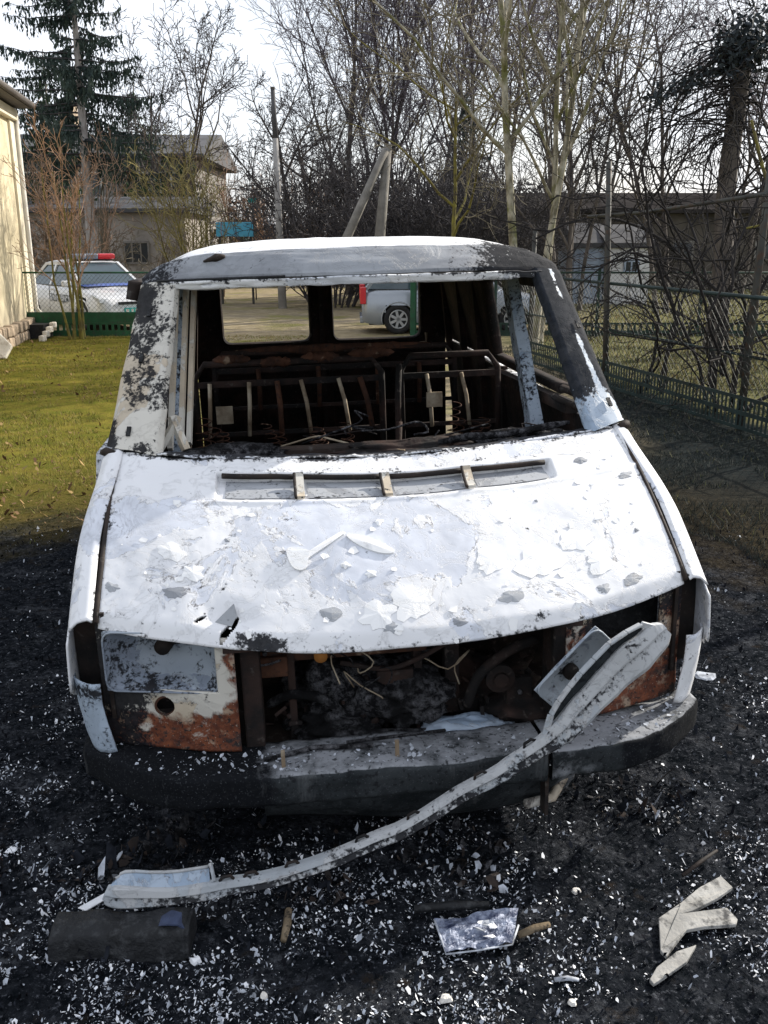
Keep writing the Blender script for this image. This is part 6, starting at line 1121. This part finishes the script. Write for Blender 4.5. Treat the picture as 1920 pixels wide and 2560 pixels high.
def spruce(name, label, x, y, H, z0, rmax, r, seed, needle, droop=0.55, dens=1.0, trunk_m=None, tip_h=None):
    root = empty(name, (x, y, 0)); tag(root, label, 'tree'); q = np.random.default_rng(seed)
    V, Fq = tubes([(np.stack([np.linspace(0, 0.15, 16), np.zeros(16), np.linspace(-0.2, H, 16)], 1), np.linspace(r, 0.02, 16))], 9); obj_np('trunk', V, Fq, trunk_m or M['bark_spruce'], root, True)
    L = []; C, Dn, S = [], [], []
    z = z0; tip = tip_h or H
    while z < min(H - 0.3, 13.0):
        f = (tip - z) / (tip - z0); R_ = rmax * (f ** 0.75) * (0.72 + 0.28 * min(1, (z - z0 + 0.6) / 1.2))
        for k in range(q.integers(4, 8)):
            a = q.uniform(0, 6.28); ln = R_ * q.uniform(0.6, 1.2); zz = z + q.uniform(-0.18, 0.18); n = 9; t = np.linspace(0, 1, n); rd = t * ln; hz = zz + 0.10 * ln * t - droop * ln * (t ** 1.3) * 0.75 + 0.40 * droop * ln * t ** 4
            pts = np.stack([rd * math.cos(a), rd * math.sin(a), hz], 1) + q.normal(0, 0.03, (n, 3)) * t[:, None]; L.append((pts, np.linspace(0.035, 0.008, n) * (0.4 + 0.6 * ln / rmax)))
            m = int(ln * 19 * dens)
            for j in range(m):
                tt_ = 0.12 + 0.88 * (j + q.random()) / m; i = min(int(tt_ * (n - 1)), n - 2); b = pts[i] + (pts[i + 1] - pts[i]) * (tt_ * (n - 1) - i)
                hl_ = q.uniform(0.12, 0.75) * (1.05 - 0.55 * tt_); sd = q.normal(0, 0.13, 3); sd[2] = 0
                kk = max(2, int(hl_ / 0.085))
                for s in range(kk): C.append(b + sd * (s / kk) + np.array([0, 0, -hl_ * (s + 0.5) / kk])); Dn.append(np.array([sd[0] * 0.5, sd[1] * 0.5, -1]) + q.normal(0, 0.35, 3)); S.append(q.uniform(0.055, 0.115) * (1 - 0.3 * s / kk))
        z += q.uniform(0.26, 0.42)
    V, Fq = tubes(L, 4); obj_np('branches', V, Fq, M['twig_dark'], root, True)
    C, Dn, S = np.array(C), np.array(Dn), np.array(S)[:, None]; Dn /= np.linalg.norm(Dn, axis=1)[:, None]; E = np.cross(Dn, q.normal(0, 1, C.shape)); E /= np.linalg.norm(E, axis=1)[:, None]
    V = np.stack([C - Dn * S * 1.15, C - E * S * 0.38, C + Dn * S * 1.15, C + E * S * 0.38], 1).reshape(-1, 3); obj_np('crown', V, np.arange(4 * len(C)).reshape(-1, 4), needle, root); return root
spruce('spruce_tree', 'tall dark spruce with drooping branches and a bare pale lower trunk', -9.35, 30, 12.6, 4.35, 2.9, 0.20, 11, M['needle'], 0.36, 1.05)
spruce('dark_conifer', 'lower dark green conifer hiding the grey house front', -11.0, 42.6, 8.6, 0.9, 3.4, 0.15, 12, M['needle2'], 0.45, 0.7)
spruce('dark_conifer', 'bushy dark green conifer right of the spruce trunk', -8.6, 42.0, 6.2, 0.8, 1.9, 0.12, 13, M['needle2'], 0.6, 0.8)
spruce('dark_conifer', 'dark green conifer left of the spruce trunk beside the yellow house', -13.2, 38, 9.0, 0.9, 2.4, 0.14, 14, M['needle2'], 0.5, 0.7)
spruce('pine_tree', 'dark evergreen standing among the bare trees right of centre', 3.1, 36, 7.6, 0.8, 1.7, 0.12, 15, M['needle'], 0.35, 0.8)
spruce('small_fir', 'tiny far fir under the teal plate', -6.8, 50, 5.2, 0.6, 1.3, 0.08, 16, M['needle'], 0.3, 0.7)
# long arching bare canes in front of the dark conifer
ca = empty('arching_canes', (-9.3, 30.6, 0)); tag(ca, 'long pale arching canes beside the spruce trunk', 'shrub'); q = np.random.default_rng(3); L = []
for k in range(9):
    h = q.uniform(3.4, 4.6); w = q.uniform(1.8, 3.4); x0 = q.uniform(-0.2, 0.3); L.append((catmull([(x0, 0, 1.0), (x0 + w * 0.12, 0, h * 0.88), (x0 + w * 0.45, 0.1, h * 0.97), (x0 + w, 0.1, h * 0.66)], 16), np.linspace(0.018, 0.009, 16)))
V, Fq = tubes(L, 4); obj_np('stem', V, Fq, M['twig_pale'], ca, True)

# far wood beyond the yard: one mass of trunks, twigs and leaf-sized faces
q = np.random.default_rng(9); L = []; k = 2600
for i in range(k):
    x = q.uniform(-70, 75); y = q.uniform(56, 75); 
    if -30 < x < -13: continue
    h = q.uniform(3.0, 6.8) * (0.75 + 0.5 * vnoise(np.array([[x, 0, 0.]]), 0.08, 3, 2)[0]) * (0.55 if (-9 < x < -4.5 or x > 11) else 1); a = q.normal(0, 0.5, 2)
    L.append((np.array([[x, y, -0.2], [x + a[0] * 0.3, y + a[1] * 0.3, h * 0.5], [x + a[0], y + a[1], h]]), np.array([0.10, 0.07, 0.02])))
V, Fq = tubes(L, 3); n = 45000; x = q.uniform(-70, 75, n); y = q.uniform(55, 75, n); hm = np.where(x > 11, 0.6, 1.0) * 5.6 * (0.7 + 0.6 * vnoise(np.stack([x, 0 * x, 0 * x], 1), 0.10, 3, 3)) * np.where((x > -9) & (x < -4.5), 0.55, 1); z = hm * q.random(n) ** 0.8
c = np.stack([x, y, z], 1)[~((x > -30) & (x < -13))]; n = len(c); e1 = q.normal(0, 1, (n, 3)); e1 /= np.linalg.norm(e1, axis=1)[:, None]; e2 = np.cross(e1, q.normal(0, 1, (n, 3))); e2 /= np.linalg.norm(e2, axis=1)[:, None]; s = q.uniform(0.08, 0.2, n)[:, None]
V2 = np.stack([c - e1 * s * 2, c - e2 * s * 0.5, c + e1 * s * 2, c + e2 * s * 0.5], 1).reshape(-1, 3); F2 = np.arange(4 * n).reshape(n, 4) + len(V)
o = obj_np('far_woods', np.concatenate([V, V2]), np.concatenate([Fq, F2]), M['wood_far']); tag(o, 'dark band of bare woods along the horizon', 'woods', kind='stuff')
